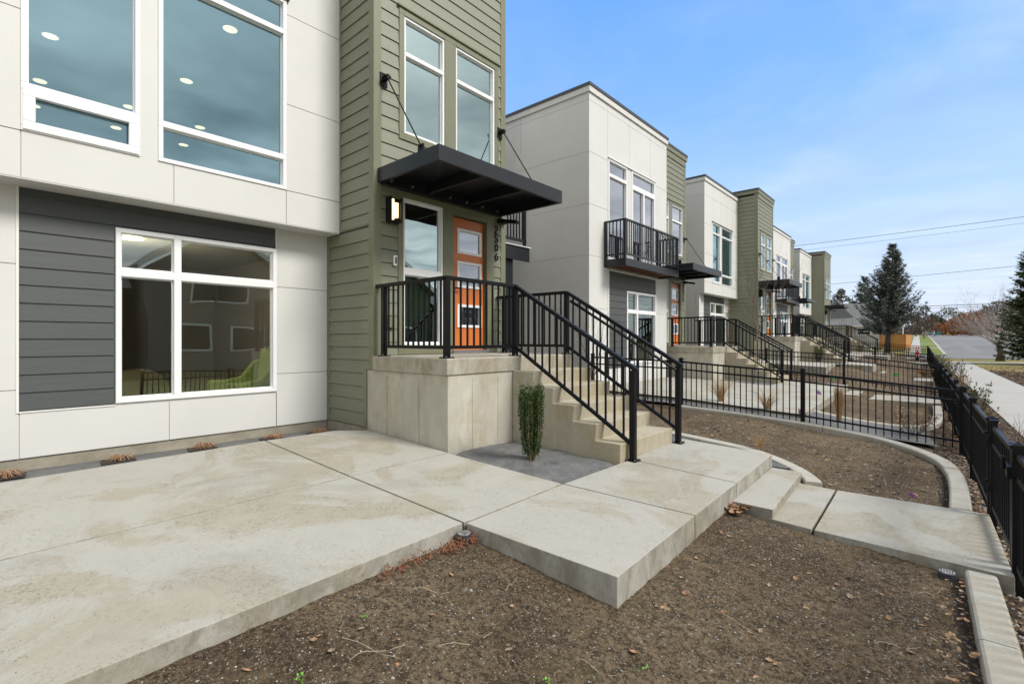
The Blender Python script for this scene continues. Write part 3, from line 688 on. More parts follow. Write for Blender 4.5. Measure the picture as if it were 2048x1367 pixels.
def railing(X0, Y0, dz, label, detail=True):
    zt = 1.544 + dz
    root = empty('stair_railing', (X0 + 1.4, Y0 + 1.2, zt), label, 'railing', 'black metal railings on the stoops')
    bal = MB(); bal.box(-.0095, .0095, -.0095, .0095, 0, 1)
    def post(x, y, z0, z1, plate=True):
        m = MB(); m.box(x - .032, x + .032, y - .032, y + .032, z0, z1); p = m.build('post', M['black'], root, bevel=.004, seg=1)
        if plate:
            m = MB(); m.box(x - .062, x + .062, y - .062, y + .062, z0, z0 + .012); m.build('base_plate', M['black'], p)
            if detail:
                for sx in (-1, 1):
                    for sy in (-1, 1):
                        m = MB(); m.tube([(x + sx * .048, y + sy * .048, z0 + .01), (x + sx * .048, y + sy * .048, z0 + .026)], .008, 6)
                        m.build('anchor_bolt', M['steel'], p)
        return p
    def rail(a, b, n='top_rail', w_=.064, h_=.044):
        m = MB(); m.bar(a, b, w_, h_); return m.build(n, M['black'], root, bevel=.004, seg=1)
    bc = [0]
    def balusters(a, b, n, lo, hi):
        """a,b plan points; lo/hi functions of t"""
        a = Vector(a); b = Vector(b)
        for i in range(n):
            t = (i + 1) / (n + 1); p = a.lerp(b, t); z0 = lo(t); z1 = hi(t)
            m = MB(); m.box(p.x - .0095, p.x + .0095, p.y - .0095, p.y + .0095, z0, z1)
            m.build('baluster', M['black'], root)
    yl = Y0 + .04; xf = X0 + 1.40
    tr = zt + .915; br = zt + .125
    p1 = (X0 + .17, yl); p2 = (xf, yl); p3 = (X0 + 1.385, Y0 + 1.235); p4 = (X0 + 1.42, Y0 + 2.36); p5 = (X0 + .17, Y0 + 2.36)
    for p in (p1, p2): post(*p, zt, tr)
    post(*p3, zt, tr); post(*p4, zt, tr); post(*p5, zt, tr)
    rail((X0 + .02, yl, tr), (xf + .03, yl, tr)); rail((p1[0], yl, br), (xf, yl, br), 'bottom_rail', .036, .04)
    balusters(p1, p2, 11, lambda t: br, lambda t: tr)
    rail((xf, yl - .03, tr), (p3[0], p3[1] + .03, tr)); rail((xf, yl, br), (*p3, br), 'bottom_rail', .036, .04)
    balusters(p2, p3, 10, lambda t: br, lambda t: tr)
    rail((X0 + .02, p5[1], tr), (p4[0], p4[1], tr)); rail((*p5, br), (*p4, br), 'bottom_rail', .036, .04)
    balusters(p5, p4, 11, lambda t: br, lambda t: tr)
    # two flights
    for side, (pa, xb, yb) in enumerate(((p3, X0 + 3.085, Y0 + 1.245), (p4, X0 + 3.075, Y0 + 2.565 - .09))):
        zb = .445 + dz - .042 * (1.5)* 0 ; zg = pz(X0 + 3.08 + (-5.663 - X0), dz)
        pb = (xb, yb); post(xb, yb, zg, zg + .985)
        ya = pa[1] if side == 0 else pa[1] + .0
        a = Vector((pa[0] + .01, ya, tr)); b = Vector((xb + .05, yb, zg + .985)); rail(a, b)
        a2 = Vector((pa[0], ya, br)); b2 = Vector((xb, yb, zg + .17)); rail(a2, b2, 'bottom_rail', .036, .04)
        n = 14 if side == 0 else 14
        balusters((pa[0], ya), (xb, yb), n, lambda t: a2.z + (b2.z - a2.z) * t, lambda t: a.z + (b.z - a.z) * t - .01)
        if side == 1:
            m = MB(); o = Vector((0, -.07, -.075))
            d = (b - a).normalized()
            m.tube([a + d * .12 + o + Vector((0, .05, -.02)), a + d * .12 + o, b - d * .06 + o, b - d * .06 + o + Vector((0, .05, -.02))], .019, 8)
            hr = m.build('handrail', M['black'], root, smooth=True)
            for t in (.12, .5, .9):
                m = MB(); q = a.lerp(b, t); m.bar(q + Vector((0, -.02, -.05)), q + o, .012, .012); m.build('handrail_bracket', M['black'], hr)
    return root

H = [(-5.663, 3.672, 0, 'A'), (-6.85, 14.30, 0, 'B'), (-6.35, 23.70, .36, 'A'), (-7.94, 35.70, .40, 'B'), (-7.09, 44.10, .40, 'A')]
ords = ['nearest', 'second', 'third', 'fourth', 'fifth and farthest']
for i, (X0, Y0, dz, kd) in enumerate(H):
    ys = Y0 if kd == 'A' else Y0 + 1.06
    where = ['nearest concrete stoop with six stained steps under the orange door', 'second concrete stoop behind the cross fence, serving the house with the street balcony',
             'third concrete stoop, beside the clipped green shrub', 'fourth concrete stoop along the row, half hidden by railings', 'last and smallest looking stoop at the far end of the row'][i]
    stoop(X0, ys, dz, where)
    rl = ['nearest black stair railing, in full view on the nearest stoop', 'black stair railing on the second stoop behind the cross fence', 'black stair railing on the third stoop, in front of the olive tower',
          'black stair railing on the fourth stoop, overlapped by nearer railings', 'farthest black stair railing, just left of the spruce trunk'][i]
    railing(X0, ys, dz, rl)

# patios of the farther lots
for i, (X0, Y0, dz, kd) in enumerate(H[1:]):
    ys = Y0 if kd == 'A' else Y0 + 1.06
    yl = [10.3, 20.6, 31.4, 40.6][i]; sh = -K * (ys - 3.67); d2 = dz
    zf = lambda X, Y, s=sh, d=d2: .503 - .042 * (X - s + 4.187 + (.0)) + d
    wx = X0 - .9 if kd == 'A' else X0 + .3
    f = -2.0 if i == 0 else -2.55 + sh
    slabpoly([(wx, yl), (f + .02, yl), (f - .15, ys - .02), (wx - .05, ys - .02)], 'patio', zf=zf, thick=.3)
    slabpoly([(X0 + 3.06, ys - .02 + .01), (f + 1.05 if i else f - .15, ys), (f + 1.0 if i else f - .25, ys + 2.45), (X0 + 3.0, ys + 2.45)], 'patio', zf=zf, thick=.3)
    e0 = f + 1.0 if i else f - .2
    zl = lambda X, Y, d=d2: .24 + .55 * d
    slabpoly([(e0 - .02, ys + 1.05), (e0 + .36, ys + 1.04), (e0 + .32, ys + 2.5), (e0 - .05, ys + 2.5)], 'garden_step', zf=zl, thick=.3)
    zl2 = lambda X, Y, d=d2: .165 + fbase(Y) - .03
    slabpoly([(e0 + .3, ys + 1.0), (.43 - K * ys, ys + .98), (.38 - K * ys, ys + 2.5), (e0 + .26, ys + 2.5)], 'path', zf=zl2, thick=.25)
    fb = heap('weed_fabric', [(X0 + 1.5, ys + .02), (X0 + 3.02, ys + .02), (X0 + 3.02, ys + 1.1), (X0 + 1.5, ys + 1.1)], lambda X, Y, z=zf: z(X, Y) - .04, M['fabric'], 10, .015)
    tag(fb, kind='structure')

# ------------------------------------------------------------------ townhouses
def townhouse(idx, X0, Y0, dz, kd, label, number, near=False):
    root = empty('townhouse', (X0 - 4, Y0, .4 + dz), label, 'townhouse', 'white and olive townhouses along the street')
    Z = lambda z: z + dz
    RT = 8.15                                    # tower roof
    # ---- olive tower
    F = Face('F', X0)
    wy = ((.468, 1.204, 4.62, 6.24), (1.425, 2.292, 4.62, 6.24))
    dr = (1.374, 2.102, 1.56, 3.665); sl = (.453, 1.175, 1.675, 3.723)
    trimU = (.385, 2.38, 4.52, 6.33); trimL = (.37, 2.27, 1.55, 3.80)
    zb = .58
    def sh(h): return (Y0 + h[0], Y0 + h[1], Z(h[2]), Z(h[3]))
    mb = MB()
    wall(mb, F, Y0, Y0 + 2.54, Z(zb), Z(RT - .25), [sh(h) for h in wy + (dr, sl)], -.15, -.012)
    mb.build('wall', M['olive_trim'], root)
    sd = MB()
    holesS = [sh(trimU), sh(trimL), (Y0 - 1, Y0 + .1, -1, 20), (Y0 + 2.44, Y0 + 3.5, -1, 20)]
    siding(sd, F, Y0 + .1, Y0 + 2.44, Z(1.54), Z(RT - .42), holesS, ph=Z(1.54))
    FL = Face('L', Y0); FR = Face('R', Y0 + 2.54)
    depth = 6.5
    if kd == 'A':
        siding(sd, FL, X0 - .87, X0 - .10, Z(3.26), Z(RT - .3), [], ph=Z(.588))
        siding(sd, FL, X0 - 1.14, X0 - .10, Z(1.36), Z(3.30), [], ph=Z(.588))
        siding(sd, FL, X0 - 1.14, X0 - .22, Z(.588), Z(1.36), [], ph=Z(.588))
    siding(sd, FR, X0 - depth, X0 - .10, Z(.588), Z(RT - .3), [], ph=Z(.588))
    sd.build('lap_siding', M['olive'], root)
    tr = MB()
    # corner boards
    F.slab(tr, Y0 - .002, Y0 + .1, Z(1.37), Z(RT - .2), -.10, .020)
    F.slab(tr, Y0 + 2.44, Y0 + 2.542, Z(zb), Z(RT - .2), -.10, .020)
    if kd == 'A':
        FL.slab(tr, X0 - .10, X0 + .0195, Z(1.365), Z(RT - .2), -.05, .018)
        FL.slab(tr, X0 - .235, X0 - .155, Z(.575), Z(1.365), -.05, .018)
        FL.slab(tr, X0 - 1.203, X0 - 1.13, Z(.575), Z(3.275), -.05, .018)
        FL.slab(tr, X0 - .90, X0 - .845 + .03, Z(3.275), Z(RT - .3), -.05, .018)
        FL.slab(tr, X0 - 1.5, X0 - .09, Z(.584), Z(RT - .3), -.15, -.006)
    FR.slab(tr, X0 - .10, X0 + .0195, Z(zb), Z(RT - .2), -.05, .018)
    FR.slab(tr, X0 - depth, X0 - .09, Z(zb), Z(RT - .3), -.15, -.006)
    # flat surround of the window pair and of door and sidelight
    wall(tr, F, *sh(trimU), [sh(h) for h in wy], -.02, .026)
    wall(tr, F, *sh(trimL), [sh(dr), sh(sl)], -.02, .026)
    F.slab(tr, Y0 + trimU[0] - .03, Y0 + trimU[1] + .03, Z(6.33), Z(6.36), -.01, .05)
    F.slab(tr, Y0 + .0, Y0 + 2.54, Z(RT - .42), Z(RT - .23), -.02, .035)
    tr.build('trim_boards', M['olive_trim'], root, bevel=.003, seg=1)
    # windows
    if True:
        for (a, b, c, d) in wy:
            t = 5.73
            window(root, F, *sh((a, b, c, d)), [sh((a + .035, b - .035, c + .035, t - .03)), sh((a + .035, b - .035, t + .03, d - .035))], 'glass2' if kd == 'B' else 'glass_tower')
        a, b, c, d = sl
        window(root, F, *sh(sl), [sh((a + .035, b - .035, c + .04, 2.66)), sh((a + .035, b - .035, 2.76, d - .035))], 'glass_tower')
    # door with three lites
    a, b, c, d = dr
    lites = [(a + .12, b - .12, zz, zz + .42) for zz in (c + .46, c + .97 + .09, c + 1.62 + .02)]
    lites = [(a + .155, b - .155, c + .52, c + .93), (a + .155, b - .155, c + 1.03 + .05, c + 1.49), (a + .155, b - .155, c + 1.60 + .03, c + 2.0)]
    lites = [(a + .16, b - .10, 1.98, 2.28), (a + .16, b - .10, 2.60, 2.95), (a + .16, b - .10, 3.13, 3.46)]
    dm = MB(); fd = Face('F', X0 - .045); wall(dm, fd, *sh((a + .025, b - .02, c, d - .02)), [sh(l) for l in lites], -.04, 0)
    do = dm.build('door', M['door'], root)
    for l in lites:
        m = MB(); wall(m, fd, *sh((l[0] - .03, l[1] + .03, l[2] - .03, l[3] + .03)), [sh((l[0] + .01, l[1] - .01, l[2] + .01, l[3] - .01))], -.01, .016)
        m.build('lite_frame', M['vinyl'], do)
        m = MB(); q = sh(l); m.quad(fd.P(q[0], q[2], -.008), fd.P(q[1], q[2], -.008), fd.P(q[1], q[3], -.008), fd.P(q[0], q[3], -.008)); m.build('pane', M['glass2'], do)
        m = MB(); nn = 14
        for k in range(nn):
            u0 = q[0] + (q[1] - q[0]) * k / nn; u1 = q[0] + (q[1] - q[0]) * (k + 1) / nn
            o0 = -.05 + .012 * math.sin(k * 1.9); o1 = -.05 + .012 * math.sin((k + 1) * 1.9)
            m.quad(fd.P(u0, q[2], o0), fd.P(u1, q[2], o1), fd.P(u1, q[3], o1), fd.P(u0, q[3], o0))
        m.build('curtain', M['curtain'], do)
    m = MB(); F.slab(m, Y0 + a - .02, Y0 + b + .02, Z(1.545), Z(1.60), -.10, .05); m.build('door_sill', M['steel'], root)
    m = MB(); m.tube([(X0 - .04, Y0 + a + .07, Z(2.55)), (X0 + .02, Y0 + a + .07, Z(2.55))], .012, 8); m.box(X0 + .01, X0 + .03, Y0 + a + .06, Y0 + a + .17, Z(2.54), Z(2.56))
    m.build('handle', M['black'], do)
    # canopy
    cm = MB(); cx0, cx1 = X0 + .02, X0 + 1.26; cy0, cy1 = Y0 + .04, Y0 + 2.47; z0, z1 = Z(3.83), Z(4.02)
    cm.box(cx1 - .05, cx1, cy0, cy1, z0, z1); cm.box(cx0, cx1 - .05, cy0, cy0 + .05, z0, z1); cm.box(cx0, cx1 - .05, cy1 - .05, cy1, z0, z1)
    cm.box(cx0, cx0 + .06, cy0 + .05, cy1 - .05, z0 - .02, z1)
    for yy in (cy0 + .8, cy0 + 1.6): cm.box(cx0 + .06, cx1 - .05, yy, yy + .05, z0 + .02, z1 - .03)
    cm.box(cx0 + .055, cx1 - .045, cy0 + .045, cy1 - .045, z1 - .028, z1 - .008)
    cn_ = cm.build('canopy', M['canopy'], root, bevel=.004, seg=1)
    for k in range(7): bm_ = MB(); yy = cy0 + .17 + k * .345; bm_.tube([(cx0 + .055, yy, z0 + .045), (cx0 + .085, yy, z0 + .045)], .022, 8); bm_.build('anchor_bolt', M['steel'], cn_)
    for yy in (Y0 + .13, Y0 + 2.40):
        m = MB(); m.tube([(X0 + .12, yy, Z(5.20)), (X0 + .82, yy, Z(4.13))], .009, 6); m.build('tie_rod', M['black'], cn_)
        m = MB(); m.box(X0 + .02, X0 + .035, yy - .055, yy + .055, Z(5.12), Z(5.30)); m.box(X0 + .035, X0 + .14, yy - .022, yy + .022, Z(5.19), Z(5.25)); m.tube([(X0 + .11, yy - .05, Z(5.23)), (X0 + .11, yy + .05, Z(5.23))], .02, 6)
        m.build('rod_bracket', M['black'], cn_); m = MB()
        m.box(X0 + .77, X0 + .87, yy - .012, yy + .012, Z(4.018), Z(4.15)); m.tube([(X0 + .82, yy - .03, Z(4.13)), (X0 + .82, yy + .03, Z(4.13))], .018, 6)
        m.build('rod_bracket', M['black'], cn_)
    # wall lamps
    m = MB(); m.box(X0 + .012, X0 + .06, Y0 + .17, Y0 + .345, Z(3.33), Z(3.66)); lo = m.build('wall_lamp', M['black'], root)
    m = MB(); m.box(X0 + .06, X0 + .12, Y0 + .205, Y0 + .235, Z(3.36), Z(3.635)); m.box(X0 + .06, X0 + .10, Y0 + .275, Y0 + .315, Z(3.40), Z(3.60)); m.build('lamp_tube', M['lamp'], lo)
    m = MB(); m.box(X0 + .06, X0 + .14, Y0 + .17, Y0 + .182, Z(3.33), Z(3.66)); m.box(X0 + .06, X0 + .14, Y0 + .333, Y0 + .345, Z(3.33), Z(3.66)); m.box(X0 + .06, X0 + .14, Y0 + .182, Y0 + .333, Z(3.33), Z(3.345)); m.build('lamp_cage', M['black'], lo)
    m = MB(); m.box(X0 + .02, X0 + .09, Y0 + 2.34, Y0 + 2.52, Z(3.70), Z(3.78)); m.bar((X0 + .08, Y0 + 2.42, Z(3.74)), (X0 + .38, Y0 + 2.46, Z(3.68)), .09, .055); m.build('security_light', M['black'], root, bevel=.006, seg=1)
    m = MB(); m.box(X0 + .015, X0 + .05, Y0 + .285, Y0 + .335, Z(2.76), Z(2.90)); bo = m.build('doorbell', M['tag_white'], root, bevel=.006)
    m = MB(); m.box(X0 + .0505, X0 + .053, Y0 + .298, Y0 + .322, Z(2.785), Z(2.875)); m.build('doorbell_button', M['black'], bo)
    m = MB(); m.box(X0 + .012, X0 + .06, Y0 + .19, Y0 + .29, Z(1.92), Z(2.06)); m.build('outlet_cover', M['olive_trim'], root, bevel=.006)
    digits(root, number, X0 + .03, Y0 + 2.285, Z(3.64), .115, .148)
    # ---- roof cap tower
    m = MB(); m.box(X0 - depth, X0 + .06, Y0 - .06, Y0 + 2.60, Z(RT - .22), Z(RT - .07)); m.build('parapet', M['olive_trim'], root)
    m = MB(); m.box(X0 - depth - .02, X0 + .075, Y0 - .075, Y0 + 2.615, Z(RT - .075), Z(RT)); m.build('coping', M['cap'], root)
    # ---- white volume
    if kd == 'A':
        WX, LX = X0 - .848, X0 - 1.203; y0, y1 = Y0 - 4.10, Y0
        U = Face('F', WX); Lw = Face('F', LX); top = 7.90
        w1 = (-3.249, -2.337, 3.716, 6.19); w2 = (-2.176, -.775, 3.716, 6.19)
        def pp(h, n=.045): return [(h[0] + n, h[1] - n, h[2] + n, 4.10), (h[0] + n, h[1] - n, 4.17, 5.735), (h[0] + n, h[1] - n, 5.80, h[3] - n)]
        UH = [sh(w1), sh(w2)]
        mb = MB(); wall(mb, U, y0, y1 - .02, Z(3.28), Z(top - .2), UH, -.2, -.004)
        mb.box(X0 - 10.5, WX - .2, y0, y0 + .15, Z(.5), Z(top - .2)); mb.build('wall', M['white'], root)
        pn = MB()
        J = [('h', Z(3.712), y0, Y0 + w1[0]), ('h', Z(4.845), y0, Y0 + w1[0]), ('h', Z(6.02), y0, Y0 + w1[0]), ('h', Z(3.712), Y0 - .775, y1), ('h', Z(4.845), Y0 - .775, y1), ('h', Z(6.02), Y0 - .775, y1), ('h', Z(7.15), y0, y1),
             ('v', Y0 - .775, Z(3.28), Z(top)), ('v', Y0 - 2.03, Z(3.28), Z(3.712)), ('v', Y0 - 3.249, Z(3.28), Z(3.712)), ('v', Y0 - 1.48, Z(6.19), Z(top)), ('v', Y0 - 2.3, Z(6.19), Z(top)), ('v', Y0 - 3.249, Z(6.19), Z(top))]
        panels(pn, U, y0 - .008, y1 - .02, Z(3.275), Z(top - .2), UH, J, -.002, .008)
        SL = Face('L', y0)
        J2 = [('h', Z(q), X0 - 11, WX) for q in (2.48, 3.712, 4.845, 6.02, 7.15)] + [('v', WX - 2.4, Z(.5), Z(top)), ('v', WX - 4.9, Z(.5), Z(top))]
        panels(pn, SL, X0 - 10.5, WX - .001, Z(3.275), Z(top - .2), [], J2, -.002, .008)
        panels(pn, SL, X0 - 10.5, LX - .001, Z(.584), Z(3.275), [], J2, -.002, .0075)
        # lower storey
        dk = (-3.237, -.752, 1.045, 3.275); lw = (-2.485, -.749, 1.057, 2.99)
        LH = [sh(lw)]
        lowh = sh(lw)
        mb2 = MB(); wall(mb2, Lw, y0 + .02, y1 - .02, Z(.58), Z(3.28), [lowh], -.2, -.004); mb2.build('wall', M['white'], root)
        J3 = [('h', Z(2.477), Y0 - .752, y1), ('h', Z(1.293), Y0 - .752, y1), ('v', Y0 - .752, Z(.584), Z(1.045)), ('v', Y0 - 1.986, Z(.584), Z(1.045)), ('v', Y0 - 3.237, Z(.584), Z(1.045)), ('h', Z(2.5), y0, Y0 - 3.237), ('h', Z(1.26), y0, Y0 - 3.237)]
        panels(pn, Lw, y0 + .0, y1 - .02, Z(.584), Z(3.275), [sh((dk[0] - .02, dk[1] + .003, dk[2] - .012, dk[3]))], J3, -.002, .008)
        pn.build('panel_cladding', M['white'], root)
        # soffit under the overhang
        m = MB(); m.box(LX - .05, WX + .004, y0 - .004, y1 - .02, Z(3.262), Z(3.279)); m.build('soffit', M['white'], root)
        # charcoal siding field
        m = MB(); wall(m, Lw, Y0 + dk[0], Y0 + dk[1], Z(dk[2]), Z(3.262), [sh((lw[0] - .002, lw[1] + .1, lw[2] - .1, lw[3] + .002))], -.0038, -.0028); siding(m, Lw, Y0 + dk[0], Y0 + dk[1], Z(dk[2]), Z(3.262), [sh((lw[0] - .015, lw[1] + .1, lw[2] - .1, lw[3] + .015))], base=-.006, ph=Z(dk[2])); m.build('charcoal_siding', M['slate'], root)
        m = MB(); Lw.slab(m, Y0 + dk[0] - .022, Y0 + dk[0] - .002, Z(dk[2] - .012), Z(3.262), -.01, .018); m.build('edge_trim', M['white_trim'], root); m = MB(); Lw.slab(m, Y0 + dk[0] - .002, Y0 + lw[0] - .002, Z(dk[2] - .014), Z(dk[2]), -.01, .018); m.build('edge_trim', M['white_trim'], root); m = MB()
        Lw.slab(m, Y0 + dk[1] - .012, Y0 + dk[1] + .004, Z(3.005), Z(3.262), -.01, .018); m.build('edge_trim', M['white_trim'], root)
        a, b, c, d = lw; ms = a + .575
        prs = [sh((a + .05, ms - .03, c + .055, 2.455)), sh((ms + .045, b - .05, c + .055, 2.455)), sh((a + .05, ms - .03, 2.55, d - .05)), sh((ms + .045, b - .05, 2.55, d - .05))]
        lo_ = window(root, Lw, *sh(lw), prs, 'glass_low', fr=.05, out=.024)
        m = MB(); q = prs[0]; m.quad(Lw.P(q[0] + .01, q[2] + .01, -.045), Lw.P(q[1] - .01, q[2] + .01, -.045), Lw.P(q[1] - .01, q[3] - .01, -.045), Lw.P(q[0] + .01, q[3] - .01, -.045))
        m2 = bpy.data.materials.get('screen_mesh')
        if not m2:
            m2 = glassmat('screen_mesh', (.34, .32, .34), 0, (0, 0, 0)); 
            for n_ in m2.node_tree.nodes:
                if n_.type == 'MATH': n_.inputs[1].default_value = 0; n_.operation = 'MULTIPLY'
        m.build('insect_screen', m2, lo_)
        for h in (w1, w2): window(root, U, *sh(h), [sh(q) for q in pp(h)], fr=.045, out=.024)
        # lower left operable sash stands proud
        m = MB(); q = sh((w1[0] + .012, w1[1] - .012, 3.728, 4.118)); wall(m, U, *q, [sh((w1[0] + .10, w1[1] - .10, 3.81, 4.045))], -.02, .036); m.build('sash', M['vinyl'], root, bevel=.004, seg=1)
        m = MB(); U.slab(m, Y0 + w1[0] - .03, Y0 + w2[1] + .03, Z(6.19), Z(6.215), -.01, .05); m.build('head_flashing', M['cap'], root)
        m = MB(); m.box(LX - .13, LX - .012, y0 + .02, y1 - .01, Z(.25), Z(.583)); m.box(X0 - 1.35, X0 - .152, Y0 - .003, Y0 + .1, Z(.25), Z(.583)); m.build('foundation', M['foundation'], root)
        RX0 = X0 - 10.5; RY0, RY1 = y0, y1
    else:
        WX = X0 + .20; y0, y1 = Y0 - 3.89, Y0 + .57; top = 8.10; U = Face('F', WX)
        o_ = Y0 - 14.30
        w1 = (11.32 + o_, 12.32 + o_, 3.86, 6.50); w2 = (12.60 + o_, 14.04 + o_, 3.86, 6.50); lw = (12.31 + o_, 14.11 + o_, 1.09, 3.11); dk = (11.375 + o_, 14.11 + o_, 1.0, 3.57)
        zz = lambda h: (h[0], h[1], Z(h[2]), Z(h[3]))
        mb = MB(); wall(mb, U, y0, y1, Z(.3), Z(top - .2), [zz(w1), zz(w2), zz(lw)], -.2, -.004)
        mb.box(X0 - 9.5, WX - .2, y0, y0 + .15, Z(.3), Z(top - .2)); mb.box(X0 - .3, WX - .2, y1 - .15, y1, Z(.3), Z(top - .2)); mb.build('wall', M['white'], root)
        pn = MB(); c4 = y0 + .88
        J = [('v', y0 + .88, Z(.3), Z(top)), ('v', 12.45 + o_, Z(6.5), Z(top)), ('v', 13.75 + o_, Z(6.5), Z(top)), ('h', Z(7.7), y0, y1)] + [('h', Z(q), y0, y0 + .88) for q in (1.3, 2.55, 3.86, 5.13, 6.42)] + [('h', Z(q), 14.11 + o_, y1) for q in (1.3, 2.55, 3.86, 5.13, 6.42)]
        panels(pn, U, y0 - .008, y1 + .008, Z(.35), Z(top - .2), [zz(w1), zz(w2), (dk[0], dk[1], Z(dk[2]), Z(dk[3]))], J, -.002, .008)
        SL = Face('L', y0); panels(pn, SL, X0 - 9.5, WX - .001, Z(.35), Z(top - .2), [], [('h', Z(q), X0 - 9.5, WX) for q in (1.3, 2.55, 3.86, 5.13, 6.42, 7.7)] + [('v', X0 - 2.0, Z(3.86), Z(top)), ('v', X0 - 4.4, Z(.3), Z(top))], -.002, .008)
        pn.build('panel_cladding', M['white'], root)
        m = MB(); wall(m, U, dk[0], dk[1], Z(dk[2]), Z(dk[3]), [(lw[0] - .002, lw[1] + .1, Z(lw[2]) - .1, Z(lw[3]) + .002)], -.0038, -.0028); siding(m, U, dk[0], dk[1], Z(dk[2]), Z(dk[3]), [(lw[0] - .015, lw[1] + .1, Z(lw[2]) - .1, Z(lw[3]) + .015)], base=-.006, ph=Z(dk[2])); m.build('charcoal_siding', M['slate'], root)
        m = MB(); U.slab(m, y0 + .70, y1 - .45, Z(3.572), Z(3.60), -.01, .06); m.build('ledge_trim', M['white_trim'], root)
        a, b, c, d = lw; ms = a + .60
        prs = [(a + .05, ms - .03, Z(c + .055), Z(2.50)), (ms + .045, b - .05, Z(c + .055), Z(2.50)), (a + .05, ms - .03, Z(2.60), Z(d - .05)), (ms + .045, b - .05, Z(2.60), Z(d - .05))]
        window(root, U, *zz(lw), prs, 'glass_low', out=.024)
        window(root, U, *zz(w1), [(w1[0] + .05, w1[1] - .05, Z(3.92), Z(6.03)), (w1[0] + .05, w1[1] - .05, Z(6.12), Z(6.44))], 'glass2', out=.02)
        mid = (w2[0] + w2[1]) / 2
        window(root, U, *zz(w2), [(w2[0] + .06, mid - .04, Z(3.95), Z(5.98)), (mid + .04, w2[1] - .06, Z(3.95), Z(5.98)), (w2[0] + .05, w2[1] - .05, Z(6.12), Z(6.44))], 'glass2', out=.02, label='sliding balcony door with transom')
        m = MB(); U.slab(m, w1[0] - .03, w2[1] + .03, Z(6.50), Z(6.525), -.01, .05); m.build('head_flashing', M['white_trim'], root)
        m = MB(); m.box(WX - .15, WX - .012, y0 + .01, y1 - .01, Z(.1), Z(.349)); m.build('foundation', M['foundation'], root)
        # balcony
        bx0, bx1, by0, by1 = WX + .012, WX + .63, 11.10 + o_, 14.34 + o_
        m = MB(); m.box(bx1 - .05, bx1, by0, by1, Z(3.62), Z(3.81)); m.box(bx0, bx1 - .05, by0, by0 + .05, Z(3.62), Z(3.81)); m.box(bx0, bx1 - .05, by1 - .05, by1, Z(3.62), Z(3.81))
        m.box(bx0, bx1 - .05, by0 + .05, by1 - .05, Z(3.76), Z(3.79)); bo = m.build('balcony', M['canopy'], root, bevel=.004, seg=1)
        m = MB(); yy = by0 + .06
        while yy < by1 - .14: m.box(bx0 + .01, bx1 - .055, yy, yy + .085, Z(3.655), Z(3.69)); yy += .17
        m.build('soffit_board', M['wood_soffit'], bo)
        px = bx1 - .035
        for (x, y) in ((bx0 + .04, by0 + .03), (px, by0 + .03), (px, (by0 + by1) / 2 + .25), (px, by1 - .03), (bx0 + .04, by1 - .03)):
            m = MB(); m.box(x - .032, x + .032, y - .032, y + .032, Z(3.81), Z(4.79)); m.build('post', M['canopy'], bo)
        m = MB(); m.box(bx0, bx1, by0, by0 + .06, Z(4.76), Z(4.80)); m.box(bx1 - .065, bx1, by0 + .06, by1 - .06, Z(4.76), Z(4.80)); m.box(bx0, bx1, by1 - .06, by1, Z(4.76), Z(4.80))
        for zr in (3.90,): m.box(bx0, px, by0 + .012, by0 + .048, Z(zr), Z(zr + .04)); m.box(px - .018, px + .018, by0, by1, Z(zr), Z(zr + .04)); m.box(bx0, px, by1 - .048, by1 - .012, Z(zr), Z(zr + .04))
        m.build('rail', M['canopy'], bo)
        yy = by0 + .14
        while yy < by1 - .08:
            m = MB(); m.box(px - .012, px + .012, yy - .012, yy + .012, Z(3.92), Z(4.77)); m.build('baluster', M['canopy'], bo); yy += .108
        for s_ in (by0 + .03, by1 - .03):
            for k in range(4):
                x = bx0 + .14 + k * .105; m = MB(); m.box(x - .012, x + .012, s_ - .012, s_ + .012, Z(3.92), Z(4.77)); m.build('baluster', M['canopy'], bo)
        RX0 = X0 - 9.5; RY0, RY1 = y0, y1
    # white parapet and coping
    m = MB(); m.box(RX0, WX + .05, RY0 - .05, RY1 - (.08 if kd == 'A' else -.03), Z(top - .215), Z(top - .07)); m.build('parapet', M['white'], root)
    m = MB(); m.box(RX0 - .02, WX + .07, RY0 - .07, RY1 - (.075 if kd == 'A' else -.045), Z(top - .075), Z(top)); m.build('coping', M['cap'], root)
    # rooms behind the glass, roof deck and back wall
    it = MB(); bx = RX0 + .3
    def room(x0, x1, ya, yb, z0, z1):
        it.box(x0 - .05, x0, ya, yb, z0, z1); it.box(x0, x1, ya - .05, ya, z0, z1); it.box(x0, x1, yb, yb + .05, z0, z1)
    FX = (X0 - 1.45) if kd == 'A' else (WX - .25)
    cl = MB(); fl = MB()
    if kd == 'A':
        room(bx, WX - .21, RY0 + .2, RY1 + 2.2, Z(3.45), Z(6.9)); cl.box(bx, WX - .205, RY0 + .16, RY1 + 2.38, Z(6.44), Z(6.5)); fl.box(bx, WX - .205, RY0 + .16, RY1 + 2.38, Z(3.40), Z(3.45))
        cl.box(WX - .2, X0 - .16, Y0 + .17, Y0 + 2.37, Z(6.44), Z(6.5)); fl.box(WX - .2, X0 - .16, Y0 + .17, Y0 + 2.37, Z(3.42), Z(3.45)); it.box(WX - .2, X0 - .16, Y0 + .155, Y0 + .17, Z(3.45), Z(6.44)); it.box(WX - .2, X0 - .16, Y0 + 2.37, Y0 + 2.385, Z(3.45), Z(6.44))
        room(LX - 4.5, LX - .21, RY0 + .2, RY1 - .1, Z(.6), Z(3.2)); cl.box(LX - 4.5, LX - .21, RY0 + .2, RY1 - .1, Z(3.14), Z(3.2)); fl.box(LX - 4.5, LX - .21, RY0 + .2, RY1 - .1, Z(.55), Z(.62))
